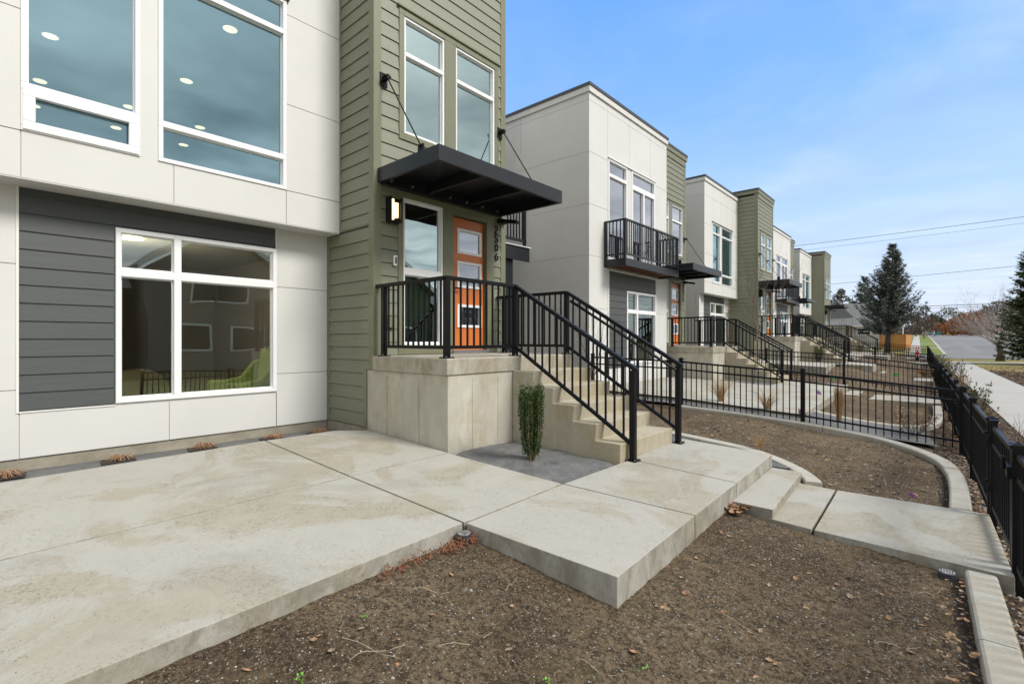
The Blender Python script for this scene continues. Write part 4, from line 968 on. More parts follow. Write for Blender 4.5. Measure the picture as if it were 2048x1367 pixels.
        room(X0 - 3.6, X0 - .16, Y0 + .17, Y0 + 2.37, Z(1.5), Z(3.42)); cl.box(X0 - 3.6, X0 - .16, Y0 + .17, Y0 + 2.37, Z(3.36), Z(3.40)); fl.box(X0 - 3.6, X0 - .16, Y0 + .17, Y0 + 2.37, Z(1.48), Z(1.54))
    else:
        room(bx, X0 - .3, RY0 + .2, RY1 + 1.8, Z(3.6), Z(6.9)); cl.box(bx, X0 - .16, RY0 + .16, RY1 + 1.9, Z(6.7), Z(6.75)); cl.box(X0 - .155, WX - .21, RY0 + .16, RY1 - .16, Z(6.7), Z(6.75)); fl.box(bx, X0 - .16, RY0 + .16, RY1 + 1.9, Z(3.55), Z(3.62)); fl.box(X0 - .155, WX - .21, RY0 + .16, RY1 - .16, Z(3.55), Z(3.62))
        room(WX - 4.5, WX - .21, RY0 + .2, RY1 - .1, Z(.6), Z(3.4)); cl.box(WX - 4.5, WX - .21, RY0 + .2, RY1 - .1, Z(3.3), Z(3.36)); fl.box(WX - 4.5, WX - .21, RY0 + .2, RY1 - .1, Z(.55), Z(.62))
        room(X0 - 3.6, X0 - .16, Y0 + .62, Y0 + 2.37, Z(1.5), Z(3.42)); cl.box(X0 - 3.6, X0 - .16, Y0 + .62, Y0 + 2.37, Z(3.36), Z(3.40)); fl.box(X0 - 3.6, X0 - .16, Y0 + .62, Y0 + 2.37, Z(1.48), Z(1.54))
    it.build('interior_wall', M['interior'], root); cl.build('interior_ceiling', M['interior_ceiling'], root); fl.build('interior_floor', M['carpet'], root)
    m = MB(); m.box(RX0, min(WX, X0) - .25, RY0 + .05, Y0 + 2.5, Z(7.55), Z(7.62)); m.box(X0 - 1.2, X0 - .2, Y0 + .16, Y0 + 2.4, Z(7.64), Z(7.7)); m.box(RX0 - .1, RX0, RY0, Y0 + 2.54, Z(.4), Z(7.6)); m.build('roof', M['cap'], root)
    if idx == 0:
        for (x, y) in ((-8.11, 2.77), (-10.375, 1.0), (-10.32, 2.80), (-12.31, 1.05), (-12.33, 2.35), (-12.35, 3.61), (-13.70, 1.08), (-13.76, 2.39), (-13.75, 3.67)):
            m = MB(); m.tube([(x, y, 6.438), (x, y, 6.425)], .095, 20); o = m.build('downlight', M['lamp_disc'], root)
            m = MB(); m.tube([(x, y, 6.439), (x, y, 6.430)], .115, 20); m.build('downlight_trim', M['vinyl'], root)
        m = MB(); m.tube([(-8.29, 1.6, 3.138), (-8.29, 1.6, 3.12)], .14, 20); m.build('downlight', M['lamp_disc'], root)
    if idx == 0:
        for (x, y, z, e_) in ((-8.29, 1.6, 2.6, 32), (-10.4, 1.9, 5.0, 9), (-12.6, 2.4, 5.0, 9)):
            ld = bpy.data.lights.new('downlight_bulb', 'POINT'); ld.energy = e_; ld.color = (1, .8, .55); ld.shadow_soft_size = .12
            lo_b = bpy.data.objects.new('downlight_bulb', ld); col.objects.link(lo_b); lo_b.location = (x, y, z)
    if kd == 'A' and idx != 0:      # louvred blind low in the street window
        m = MB(); q = sh((-2.40, -.80, 1.1, 2.95)); n = 24
        for k in range(n): z = q[2] + (q[3] - q[2]) * k / n; m.hexa([(LX - .16, q[0], z), (LX - .13, q[0], z - .02), (LX - .13, q[1], z - .02), (LX - .16, q[1], z), (LX - .16, q[0], z + .006), (LX - .13, q[0], z - .014), (LX - .13, q[1], z - .014), (LX - .16, q[1], z + .006)])
        m.build('blind', M['blind'], root)
    # rear side wing with deck on the near side street gap
    if kd == 'A':
        m = MB(); m.box(X0 - 3.6, X0 - 3.45, Y0 + 2.55, Y0 + 6.1, Z(.4), Z(7.6)); m.build('side_wing', M['white'], root)
        m = MB(); m.box(X0 - 2.40, X0 - 2.34, Y0 + 2.56, Y0 + 6.07, Z(3.74), Z(4.08)); m.box(X0 - 3.44, X0 - 2.40, Y0 + 2.56, Y0 + 6.05, Z(3.98), Z(4.05)); dk_ = m.build('side_deck', M['canopy'], root)
        m = MB(); m.box(X0 - 2.46, X0 - 2.30, Y0 + 2.56, Y0 + 6.10, Z(4.081), Z(4.10)); m.build('flashing', M['white_trim'], dk_)
        m = MB(); m.box(X0 - 2.42, X0 - 2.36, Y0 + 2.6, Y0 + 5.95, Z(4.22), Z(4.28)); m.box(X0 - 2.42, X0 - 2.36, Y0 + 2.6, Y0 + 5.95, Z(5.10), Z(5.15))
        for k in range(2): y = Y0 + 2.62 + k * 3.28; m.box(X0 - 2.43, X0 - 2.36, y, y + .07, Z(4.1), Z(5.12))
        m.build('rail', M['canopy'], dk_)
        y = Y0 + 2.75
        while y < Y0 + 5.85:
            m = MB(); m.box(X0 - 2.40, X0 - 2.376, y, y + .024, Z(4.24), Z(5.12)); m.build('baluster', M['black'], dk_); y += .11
        m = MB(); m.box(X0 - 2.75, X0 - 2.45, Y0 + 5.1, Y0 + 5.55, Z(.4), Z(3.98)); m.box(X0 - 3.43, X0 - 3.40, Y0 + 3.3, Y0 + 4.4, Z(1.5), Z(3.7)); m.build('deck_post', M['canopy'], dk_)
        Wf = Face('F', X0 - 3.45)
        m = MB(); Wf.slab(m, Y0 + 3.4, Y0 + 5.2, Z(4.2), Z(6.3), .002, .02); m.build('side_window', M['vinyl'], root)
        m = MB(); Wf.slab(m, Y0 + 3.46, Y0 + 4.26, Z(4.26), Z(6.24), .02, .024); Wf.slab(m, Y0 + 4.34, Y0 + 5.14, Z(4.26), Z(6.24), .02, .024); m.build('pane', M['carglass'], root)
    return root
labs = ['nearest townhouse with a large white window box and an orange door numbered 2506', 'second townhouse, white with a black balcony over its front window',
        'third townhouse with white box and tall olive tower behind the second canopy', 'fourth townhouse, narrow white front with a black balcony beyond the olive tower', 'farthest townhouse, its small olive tower ending the row']
nums = ['2506', '2512', '', '', '']
for i, (X0, Y0, dz, kd) in enumerate(H): townhouse(i, X0, Y0, dz, kd, labs[i], nums[i], i == 0)

# ------------------------------------------------------------------ iron fences
def fence(p_list, label, h=1.02, nmax=95, gate=None, spacing=.105, name='picket_fence'):
    """p_list: (x, y, ground z) of the posts"""
    root = empty(name, p_list[0], label, 'fence', 'black metal picket fences of the yards')
    cnt = 0; rest = MB()
    for k, p in enumerate(p_list):
        x, y, z = p
        m = MB(); m.box(x - .032, x + .032, y - .032, y + .032, z - .1, z + h - .035); po = m.build('post', M['black'], root)
        m = MB(); b = z + h - .035
        m.box(x - .042, x + .042, y - .042, y + .042, b, b + .022); n = len(m.v)
        m.v += [(x - .038, y - .038, b + .022), (x + .038, y - .038, b + .022), (x + .038, y + .038, b + .022), (x - .038, y + .038, b + .022), (x, y, b + .045)]
        m.f += [(n, n + 1, n + 4), (n + 1, n + 2, n + 4), (n + 2, n + 3, n + 4), (n + 3, n, n + 4)]; m.mi += [0] * 4
        m.build('post_cap', M['black'], po)
    pk = MB(); pk.box(-.008, .008, -.008, .008, 0, .87); me = meshof(pk, 'picket', M['black'])
    for a, b in zip(p_list, p_list[1:]):
        a = Vector(a); b = Vector(b); L_ = (b - a).length; d = (b - a).normalized()
        for hh, n_, t_ in ((.935, 'top_rail', .034), (.785, 'middle_rail', .028), (.185, 'bottom_rail', .028)):
            m = MB(); o = Vector((0, 0, hh)); m.bar(a + o + d * .03, b + o - d * .03, .03, t_); m.build(n_, M['black'], root)
        n = max(2, round(L_ / spacing))
        for i in range(1, n):
            q = a.lerp(b, i / n)
            if cnt < nmax: inst('picket', me, (q.x, q.y, q.z + .075), root); cnt += 1
            else: rest.box(q.x - .008, q.x + .008, q.y - .008, q.y + .008, q.z + .075, q.z + .945)
    if rest.v: o = rest.build('picket', M['black'], root); o['kind'] = 'stuff'
    return root
FA = .528
def fxy(Y): return FA - K * Y
near = [2.97, 4.80]
fence([(fxy(y), y, fbase(y)) for y in near], 'short black fence section nearest the viewer at the right edge')
ys = [6.35, 8.35, 10.0, 11.9, 13.95, 16.1, 18.3, 20.4, 22.5, 24.6, 26.7, 28.8, 30.9, 33.0, 35.1, 37.2, 39.3, 41.4, 43.7, 46.0]
fence([(fxy(y), y, fbase(y)) for y in ys], 'long black picket fence running away beside the sidewalk')
# gate across the path
root = empty('gate', (fxy(6.2), 6.2, .1), 'closed black picket gate at the end of the near path', 'gate')
pg = [(fxy(6.20), 6.20), (fxy(4.93), 4.93)]
for (x, y) in pg:
    m = MB(); m.box(x - .025, x + .025, y - .025, y + .025, .20, 1.015); st = m.build('stile', M['black'], root)
    m = MB(); m.box(x - .03, x + .03, y - .03, y + .03, 1.015, 1.035); m.build('stile_cap', M['black'], st)
for hh, n_, t_ in ((.965, 'top_rail', .034), (.815, 'middle_rail', .028), (.255, 'bottom_rail', .028)):
    m = MB(); m.bar((pg[0][0], pg[0][1] - .02, hh), (pg[1][0], pg[1][1] + .02, hh), .03, t_); m.build(n_, M['black'], root)
for i in range(1, 12):
    t = i / 12; x = pg[0][0] + (pg[1][0] - pg[0][0]) * t; y = pg[0][1] + (pg[1][1] - pg[0][1]) * t
    m = MB(); m.box(x - .008, x + .008, y - .008, y + .008, .20, .97); m.build('picket', M['black'], root)
for z in (.42, .86):
    m = MB(); m.box(pg[0][0] - .045, pg[0][0] - .02, 6.16, 6.36, z - .03, z + .03); m.tube([(pg[0][0] - .045, 6.28, z - .06), (pg[0][0] - .045, 6.28, z + .06)], .018, 8); m.build('hinge', M['black'], root)
m = MB(); m.box(pg[1][0] - .05, pg[1][0] + .02, 4.80, 4.96, .80, .88); m.tube([(pg[1][0] - .06, 4.94, .84), (pg[1][0] - .06, 4.94, .93)], .012, 8); m.build('latch', M['black'], root)
def crossf(y, zs, label, xs=None):
    x0 = fxy(y); P = []
    for i, z in enumerate(zs):
        x = x0 - (xs[i] if xs else i * 2.12); P.append((x, y - K * (x0 - x), z))
    fence(P, label, nmax=70)
crossf(9.97, [.05, .238, .378, .43], 'black cross fence dividing the nearest yard from the second', [0.02, 2.09, 4.25, 6.30])
crossf(18.9, [.05, .34, .46, .50], 'second black cross fence, stopping at the third stoop', [0.02, 2.35, 4.6, 6.2])
crossf(29.5, [.15, .42, .66, .76], 'third black cross fence, in the middle distance')
crossf(38.5, [.27, .50, .70, .78], 'fourth black cross fence, in front of the last yard')
crossf(46.0, [.32, .55, .74, .78], 'farthest black cross fence closing the last yard')

# ------------------------------------------------------------------ plants
def leafquad(mb, p, d, up_, l, w_, mi=0):
    d = d.normalized(); s = d.cross(up_)
    if s.length < 1e-3: s = d.cross(Vector((1, 0, 0)))
    s = s.normalized() * w_ / 2
    mb.quad(p, p + d * l * .45 + s, p + d * l, p + d * l * .45 - s, mi)
def rv(s=1): return Vector((random.uniform(-1, 1), random.uniform(-1, 1), random.uniform(-1, 1))) * s
def boxwood(x, y, z, h, w_, label, n=1500):
    root = empty('boxwood_shrub', (x, y, z), label, 'shrub', 'clipped boxwood shrubs beside the stoops')
    st = MB(); lf = MB()
    for k in range(44):
        a = random.uniform(0, 2 * math.pi); r = math.sqrt(random.random()) * w_ * .46
        top = Vector((x + math.cos(a) * r, y + math.sin(a) * r, z + h * random.uniform(.86, 1.02)))
        base = Vector((x + math.cos(a) * r * .22, y + math.sin(a) * r * .22, z)); mid = base.lerp(top, .45) + Vector((math.cos(a) * r * .5, math.sin(a) * r * .5, 0))
        st.tube([base, mid, top], [.006, .004, .002], 4)
        for i in range(n // 44):
            t = random.uniform(.10, 1.0) ** .8; q = (base * (1 - t) ** 2 + mid * 2 * t * (1 - t) + top * t * t)
            dd = (Vector((math.cos(a), math.sin(a), .9)) + rv(.9)); leafquad(lf, q + rv(.030), dd, rv(1), random.uniform(.018, .034), random.uniform(.010, .017))
    st.build('stem', M['boxstem'], root); lf.build('foliage', M['boxleaf'], root)
    return root
b1 = boxwood(-3.34, 4.10, .43, .83, .245, 'tall clipped boxwood on grey fabric in front of the nearest stoop', 9000)
boxwood(-4.15, 24.5, .80, .72, .34, 'clipped boxwood beside the third stoop', 3500)
boxwood(-4.9, 45.0, .83, .8, .45, 'clipped boxwood in front of the farthest stoop', 500)
# planting hole with dry grass under the near boxwood
m = MB()
for i in range(700):
    a = random.uniform(0, 6.28); r = math.sqrt(random.random()); p = Vector((-3.36 + math.cos(a) * r * .20, 4.08 + math.sin(a) * r * .15, .447 + .02 * (1 - r)))
    leafquad(m, p, Vector((random.uniform(-1, 1), random.uniform(-1, 1), .15)), Vector((0, 0, 1)), .03, .007)
tag(m.build('dry_moss_patch', M['shrubleaf']), 'ring of brown moss and bark in the fabric around the near boxwood', 'ground cover', kind='stuff')
m = MB(); m.tube([(-3.62, 4.10, .475), (-3.38, 4.06, .45)], .011, 8); tag(m.build('drip_pipe', M['cap'], smooth=True), 'short dark pipe lying beside the near boxwood', 'pipe')

def branch(mb, p, d, l, r, lev, maxlev, spread=.5, upb=.15, n=(2, 4), tips=None, wig=.12):
    seg = 4 if lev < 2 else 3; pts = [p]; rr = [r]; q = p.copy(); dd = d.normalized()
    for i in range(seg):
        dd = (dd + rv(wig) + Vector((0, 0, upb * .4))).normalized(); q = q + dd * l / seg; pts.append(q.copy()); rr.append(r * (1 - .75 * (i + 1) / seg) + .0008)
    mb.tube(pts, rr, 5 if lev == 0 else 3, cap=False)
    if lev >= maxlev:
        if tips is not None: tips.append((q.copy(), dd.copy()))
        return
    k = random.randint(*n)
    for i in range(k + 1):
        t = random.uniform(.3, 1) if i else 1; idx = min(len(pts) - 1, max(1, int(t * seg + .5)))
        nd = (dd + rv(spread) * 1.3 + Vector((0, 0, upb))).normalized()
        branch(mb, pts[idx], nd, l * random.uniform(.55, .8), rr[idx] * .75 + .0008, lev + 1, maxlev, spread, upb, n, tips, wig)
def sapling(x, y, z, h, label, name='bare_sapling', lean=(0, 0), m='twig', r=.016, low=.35, lv=3):
    root = empty(name, (x, y, z), label, 'tree')
    t = MB(); top = Vector((x + lean[0], y + lean[1], z + h * low)); t.tube([(x, y, z - .03), Vector((x, y, z)).lerp(top, .5) + Vector((.02, .01, 0)), top], [r, r * .85, r * .7], 6); t.build('trunk', M[m], root, smooth=True)
    c = MB()
    for k in range(7):
        a = k * 2.4; branch(c, top - Vector((0, 0, random.uniform(0, h * .12))), Vector((math.cos(a) * .42, math.sin(a) * .42, 1)), h * random.uniform(.3, .46), r * .5, 1, lv, .55, .3, (2, 4), wig=.18)
    c.build('crown', M[m], root)
    return root
random.seed(11)
sapling(-4.30, 15.62, .43, 3.35, 'bare young tree leaning over the second stair railing', lean=(.1, .05), r=.017, low=.52)
random.seed(15)
sapling(-5.75, 9.2, .46, 2.7, 'thin bare sapling against the blank white side wall of the second house', r=.012, low=.22, lv=2)
random.seed(5)
sapling(-4.6, 35.2, .8, 3.0, 'leafless sapling in the farther yards, below the fourth canopy', r=.014, low=.4, lv=2)
# slender young evergreen
root = empty('young_evergreen', (-5.9, 18.9, .5), 'slender brownish young evergreen beyond the second landing', 'tree')
x, y = -5.95, 18.6; t = MB(); t.tube([(x, y, .4), (x, y, 3.3)], [.02, .006], 6); t.build('trunk', M['bark'], root)
c = MB(); random.seed(3)
for k in range(30):
    z = .6 + k * .085; l = .34 * (1 - (z - .6) / 3.1) + .06
    for j in range(5):
        a = random.uniform(0, 6.28); d = Vector((math.cos(a), math.sin(a), .75)); p = Vector((x, y, z))
        for i in range(9): leafquad(c, p + d * l * i / 9, d + rv(.7), rv(), .06, .014)
c.build('foliage', M['shrubleaf'], root)

def tuft(x, y, z, h, r, n, label, m='straw', cat='grass clump', tied=False, name='ornamental_grass', group='dormant ornamental grasses'):
    mb = MB()
    for i in range(n):
        a = random.uniform(0, 6.28); hh = h * random.uniform(.55, 1); rr = r * random.uniform(.2, 1)
        if tied: rr *= .45
        p = Vector((x, y, z)) + Vector((math.cos(a), math.sin(a), 0)) * random.uniform(0, .04)
        pts = [p]
        for k in range(1, 5):
            t = k / 4; pts.append(p + Vector((math.cos(a) * rr * t ** 1.8, math.sin(a) * rr * t ** 1.8, hh * (t - (.28 * t * t * t if not tied else 0)))))
        mb.tube(pts, [.0028, .0026, .0022, .0016, .0005], 3, cap=False)
    return tag(mb.build(name, M[m]), label, cat, group)
random.seed(21)
tuft(-3.60, 10.75, .40, .80, .42, 130, 'dry grass with tall arching stems, left of the two behind the near cross fence')
tuft(-2.62, 10.40, .34, .66, .38, 120, 'dry grass clump beside the faded pink flag behind the near cross fence')
tuft(-1.50, 10.75, .26, .68, .16, 420, 'upright tied bundle of orange straw grass by the middle fence post', tied=True)
tuft(-.75, 26.6, .22, .55, .5, 330, 'rust coloured grass mound in the distant yard by the long fence', m='leafdry2')
tuft(-1.85, 6.98, .33, .28, .12, 40, 'few thin tan stalks behind the edge of the near landing slab')
# dead shrub with curled leaves
def deadshrub(x, y, z, h, label, leaves=60, m1='twig', m2='leafdry2', spread=.8):
    root = empty('dead_shrub', (x, y, z), label, 'shrub'); s = MB(); tips = []
    for k in range(9):
        a = k * .72; branch(s, Vector((x, y, z)), Vector((math.cos(a) * spread, math.sin(a) * spread, .9)), h * .6, .005, 1, 3, .6, .2, (2, 3), tips)
    s.build('stem', M[m1], root); l = MB()
    for p, d in tips[:leaves] if len(tips) > leaves else tips: leafquad(l, p, rv(), rv(), .05, .03); leafquad(l, p + rv(.03), rv(), rv(), .04, .025)
    l.build('foliage', M[m2], root); return root
random.seed(31)
deadshrub(-.42, 10.62, .10, .42, 'spreading leafless shrub with curled tan leaves near the fence corner', 200)
deadshrub(.62, 9.45, .02, .55, 'thin leafless twigs outside the long fence at the right edge', 4, spread=.5)
# low shrubs along the outside of the long fence
random.seed(41)
sp = ['nearest', 'second', 'third', 'fourth', 'fifth', 'sixth', 'seventh', 'eighth', 'ninth']
for k, (yy, h, off) in enumerate(((10.6, .50, .24), (11.9, .72, .26), (14.1, .5, .25), (16.2, .68, .28), (19.0, .85, .28), (23, .78, .3), (27.5, .8, .3), (33, .75, .3), (39, .7, .3))):
    x = fxy(yy) + off; z = 0.0; root = empty('low_shrub', (x, yy, z), f'{sp[k]} olive and russet shrub outside the long fence, counted from the right edge', 'shrub', 'low shrubs outside the long fence')
    s = MB(); l = MB(); tips = []
    for i in range(8):
        a = i * .8; branch(s, Vector((x, yy, z)), Vector((math.cos(a) * .3, math.sin(a) * .35, 1)), h * .62, .005, 1, 3, .4, .35, (2, 3), tips)
    for p, d in tips:
        for j in range(5): leafquad(l, p - d * random.uniform(0, .08), d + rv(.8), rv(), .05, .02)
    s.build('stem', M['twig'], root); l.build('foliage', M['shrubleaf' if k % 3 != 1 else 'boxleaf'] if k != 3 else M['leafdry2'], root)
# dead daylily clumps along the wall of the nearest house
random.seed(51)
for k, (x, y) in enumerate(((-6.60, .33), (-6.62, 1.18), (-6.62, 1.97), (-6.58, 2.77), (-6.50, 3.36))):
    m = MB()
    for i in range(70):
        a = random.uniform(0, 6.28); d = Vector((math.cos(a), math.sin(a), random.uniform(-.05, .45))); p = Vector((x, y, .478)) + rv(.03); p.z = .480
        l = random.uniform(.06, .15); q = p + d * l * .5 + Vector((0, 0, .03)); r_ = p + d * l; r_.z = max(.480, r_.z - .03)
        m.tube([p, q, r_], [.004, .004, .001], 3, cap=False)
    lab = ['shrivelled brown clump at the left edge, below the white wall', 'shrivelled clump below the charcoal siding, second from the left', 'shrivelled clump under the left part of the street window', 'shrivelled clump under the right end of the street window', 'shrivelled clump nearest the olive tower']
    tag(m.build('dead_daylily', M['leafdry']), lab[k], 'dead plant', 'shrivelled daylilies in the strip below the wall')

for (x, y) in ((-6.60, .33), (-6.62, 1.18), (-6.62, 1.97), (-6.58, 2.77), (-6.50, 3.36)):
    m = MB(); m.quad((x - .13, y - .14, .4755), (x + .12, y - .17, .4755), (x + .14, y + .12, .4755), (x - .11, y + .15, .4755)); tag(m.build('soil_slot', M['grit_dark0']), kind='structure')
# ------------------------------------------------------------------ conifers and far trees
def conifer(name, x, y, z, h, r, label, m, whorls=26, per=9, dens=22, droop=.25, upc=.35, trunkh=.12, leaf=.30, bark='bark', shape=.85, lean=0):
    root = empty(name, (x, y, z), label, 'tree'); t = MB(); t.tube([(x, y, z - .3), (x + lean * .5, y, z + h * .5), (x + lean, y, z + h * .98)], [r * .085, r * .05, .02], 8); t.build('trunk', M[bark], root, smooth=True)
    c = MB()
    for k in range(whorls):
        f = k / (whorls - 1); hz = z + h * (trunkh + (1 - trunkh) * f * .985); L_ = r * (1 - f) ** shape + h * .012
        if f < .15: L_ *= .80 + f * 1.3
        for j in range(per if f < .8 else max(4, per - 3)):
            a = random.uniform(0, 6.28); l = L_ * random.uniform(.68, 1.12); p = Vector((x + lean * f, y, hz + random.uniform(-.2, .2)))
            nseg = 6; pts = []
            for s_ in range(nseg + 1):
                t_ = s_ / nseg; zz = -droop * l * t_ + upc * l * t_ ** 2.6 + (f * .5) * l * t_
                pts.append(p + Vector((math.cos(a) * l * t_, math.sin(a) * l * t_, zz)))
            c.tube([pts[0], pts[3], pts[6]], [.03, .018, .004], 3, cap=False)
            nq = max(7, int(dens * l / r * 1.1))
            for q in range(nq):
                t_ = random.uniform(.12, 1); i = min(nseg - 1, int(t_ * nseg)); b = pts[i].lerp(pts[i + 1], t_ * nseg - i)
                side = random.choice((-1, 1)); dd = Vector((math.cos(a + side * random.uniform(.3, 1.1)), math.sin(a + side * random.uniform(.3, 1.1)), random.uniform(-.25, .35)))
                ll = leaf * random.uniform(.6, 1.3) * (1.1 - .4 * t_)
                leafquad(c, b + rv(.04), dd, Vector((0, 0, 1)) + rv(.5), ll, ll * .34)
                if q % 3 == 0: leafquad(c, b, dd + Vector((0, 0, -.8)), rv(), ll * .7, ll * .3)
    c.build('crown', M[m], root); return root
random.seed(61)
conifer('spruce_tree', -5.55, 75.4, .35, 13.0, 3.85, 'big blue spruce with upswept branches in front of the orange board fence', 'spruce', 25, 14, 85, .30, .80, .20, .55, shape=1.08, lean=.55)
conifer('conifer', 4.65, 50.8, 0, 8.4, 2.4, 'green and brown conifer with low boughs at the right edge', 'fir', 30, 13, 42, .10, .20, .05, .42, shape=.62)
conifer('conifer', -9.9, 96, .5, 11.3, 3.6, 'dark evergreen standing behind the left side of the big spruce', 'spruce', 20, 10, 44, .2, .4, .1, .7, shape=.8)
def crown(name, x, y, z, w_, h, label, m, n=900, q=.5, trunk=True, th=.25, branches=True):
    root = empty(name, (x, y, z), label, 'tree')
    t = MB(); t.tube([(x, y, z - .5), (x, y, z + h * .5)], [w_ * .03 + .08, .06], 6)
    for k in range(9):
        a = k * .7; branch(t, Vector((x, y, z + h * (th + .03 * k))), Vector((math.cos(a), math.sin(a), .7)), min(w_, h) * .34, .10, 1, 3, .5, .2, (2, 3))
    t.build('trunk', M['twig'], root)
    c = MB(); cl = []
    for k in range(max(14, int(n / 30))):
        a = random.uniform(0, 6.28); u = random.random() ** .5; zz = random.uniform(th + .05, 1)
        rad = math.sin(min(1, (1.02 - zz) / (1 - th) * 1.5) * math.pi / 2) * w_ * .5
        cl.append(Vector((x + math.cos(a) * rad * u, y + math.sin(a) * rad * u, z + h * zz)))
    for i in range(n):
        b = random.choice(cl); p = b + rv(w_ * .085); leafquad(c, p, rv(), rv(), q * random.uniform(.6, 1.3), q * .5)
    c.build('crown', M[m], root); return root
random.seed(71)
crown('pine_tree', -14.2, 104, .5, 4.4, 10.2, 'small rounded pine above the ridge of the grey roof', 'spruce', 1300, .55)
# pixel columns of the far trees turned into places: (x, y) at ~ their distance
def spot(q, t): d = Vector((-.66170 + .74977 * q, .74977 + .66170 * q, 0)); return d * t
for (px, t_, top, w_, name, mm, lab, n_) in (
    (1848, 118, 612, 6.0, 'bare_tree', 'grey_leaf', 'greyish bare tree just right of the big spruce', 900),
    (1832, 150, 634, 8.0, 'autumn_tree', 'grey_leaf', 'brown bare tree behind the end of the board fence', 800),
    (1858, 200, 641, 8.5, 'autumn_tree', 'red_leaf', 'small russet tree above the parked vehicles', 900),
    (1892, 265, 617, 19, 'evergreen_tree', 'dark_leaf', 'broad dark evergreen rising behind the russet trees', 1900),
    (1868, 245, 628, 10, 'evergreen_tree', 'dark_leaf', 'dark evergreen left of the broad one', 1100),
    (1909, 185, 639, 9.5, 'autumn_tree', 'red_leaf', 'rounded russet tree left of the larger one', 1300),
    (1945, 168, 627, 12.5, 'autumn_tree', 'red_leaf', 'largest russet tree, in the middle of the far row', 1900),
    (1925, 250, 628, 12, 'evergreen_tree', 'dark_leaf', 'dark evergreen between the two russet trees', 1100),
    (1975, 215, 617, 17, 'bare_tree', 'grey_leaf', 'wide grey brown tree behind the pale bare branches', 1900),
    (2006, 180, 606, 18, 'bare_tree', 'grey_leaf', 'tall grey brown tree left of the conifer at the right edge', 1900),
    (2040, 150, 600, 17, 'bare_tree', 'grey_leaf', 'grey brown tree mostly hidden by the conifer at the right edge', 1500)):
    s_ = spot((px - 1024) / 988, t_); zg = TZ(6, s_.y); zt_ = 1.75 + (680 - top) / 988 * t_
    crown(name, s_.x, s_.y, zg, w_, zt_ - zg, lab, mm, n_, .9 if t_ > 140 else .5, th=.12)
# thickets that read as one mass far down the street
c = MB(); random.seed(75)
for i in range(5200):
    px = random.uniform(1560, 2300); t_ = random.uniform(290, 350); s_ = spot((px - 1024) / 988, t_); zg = TZ(6, s_.y)
    p = Vector((s_.x, s_.y, zg + random.uniform(0, 1) ** 1.3 * (8.5 + 5 * noise.noise(Vector((px * .03, 0, 0)))))); leafquad(c, p, rv(), rv(), 2.2, 1.2)
tag(c.build('far_woodland', M['grey_leaf']), 'dim brown woodland closing the view down the street', 'woodland', kind='stuff')
c = MB()
for i in range(2600):
    px = random.uniform(1826, 2010); t_ = random.uniform(262, 290); s_ = spot((px - 1024) / 988, t_); zg = TZ(6, s_.y)
    p = Vector((s_.x, s_.y, zg + random.uniform(0, 1) ** 1.3 * 4.5)); leafquad(c, p, rv(), rv(), 1.3, .8)
tag(c.build('far_hedge', M['grey_leaf']), 'low brown undergrowth behind the russet trees', 'undergrowth', kind='stuff')
# pale bare tree right
random.seed(83)
root = empty('pale_bare_tree', (3.25, 57.6, 0), 'pale leafless tree with whitish arching twigs beside the conifer', 'tree')
t = MB(); t.tube([(3.25, 57.6, -.2), (3.3, 57.6, .7), (3.15, 57.5, 1.5)], [.36, .22, .18], 8); t.build('trunk', M['bark'], root, smooth=True)
c = MB()
for k in range(20):
    a = k * 2.4; branch(c, Vector((3.2, 57.55, random.uniform(1.1, 1.8))), Vector((math.cos(a) * 1.0, math.sin(a) * 1.0, .75)), random.uniform(1.6, 2.5), .055, 0, 3, .42, .10, (3, 4), wig=.16)
c.build('crown', M['twig_pale'], root)

# ------------------------------------------------------------------ far house, board fence, street furniture
root = empty('bungalow', (-11, 88, .5), 'low white bungalow with a grey shingled roof behind the last townhouse', 'house')
m = MB(); m.box(-24, -6.95, 86, 97, .2, 3.75); m.build('wall', M['board_white'], root)
m = MB(); E = Vector
a, b, c2, d2 = E((-24.6, 85.4, 3.78)), E((-6.4, 85.4, 3.78)), E((-6.4, 97.6, 3.78)), E((-24.6, 97.6, 3.78)); r1, r2 = E((-20, 91.5, 7.7)), E((-9.6, 91.5, 7.35))
m.quad(a, b, r2, r1); m.tri(b, c2, r2); m.quad(c2, d2, r1, r2); m.tri(d2, a, r1); m.quad(a, d2, c2, b); ro = m.build('roof', M['roof'], root)
m = MB(); p0, p1, p2, p3 = E((-14.8, 87.6, 4.9)), E((-10.4, 87.6, 5.1)), E((-12.6, 87.6, 7.9)), E((-12.6, 92, 7.7)); m.tri(p0, p1, p2); m.tri(p1, p3, p2); m.tri(p0, p2, p3); m.build('gable', M['roof'], root)
m = MB(); m.box(-24.6, -6.35, 85.33, 85.40, 3.66, 3.82); m.build('fascia', M['white_trim'], root)
m = MB(); m.box(-9.85, -8.1, 85.93, 85.995, 2.45, 3.55); wo = m.build('window', M['vinyl'], root)
m = MB(); m.box(-9.7, -8.25, 85.90, 85.929, 2.6, 2.95); m.build('pane', M['carglass'], wo); m = MB(); m.box(-9.7, -8.25, 85.90, 85.929, 3.03, 3.4); m.build('pane', M['carglass'], wo)
root = empty('board_fence', (-4.2, 83, .5), 'orange stained horizontal board fence behind the spruce trunk', 'fence')
for k in range(3):
    x0 = -7.0 + k * .95
for k in range(12):
    m = MB(); z = .62 + k * .158; m.box(-6.95, -4.2, 83.0, 83.04, z, z + .150); m.build('board', M['lumber'], root)
for k in range(12):
    m = MB(); z = .62 + k * .158; m.box(-4.18, -4.14, 83.06, 94.5, z, z + .150); m.build('side_board', M['lumber'], root)
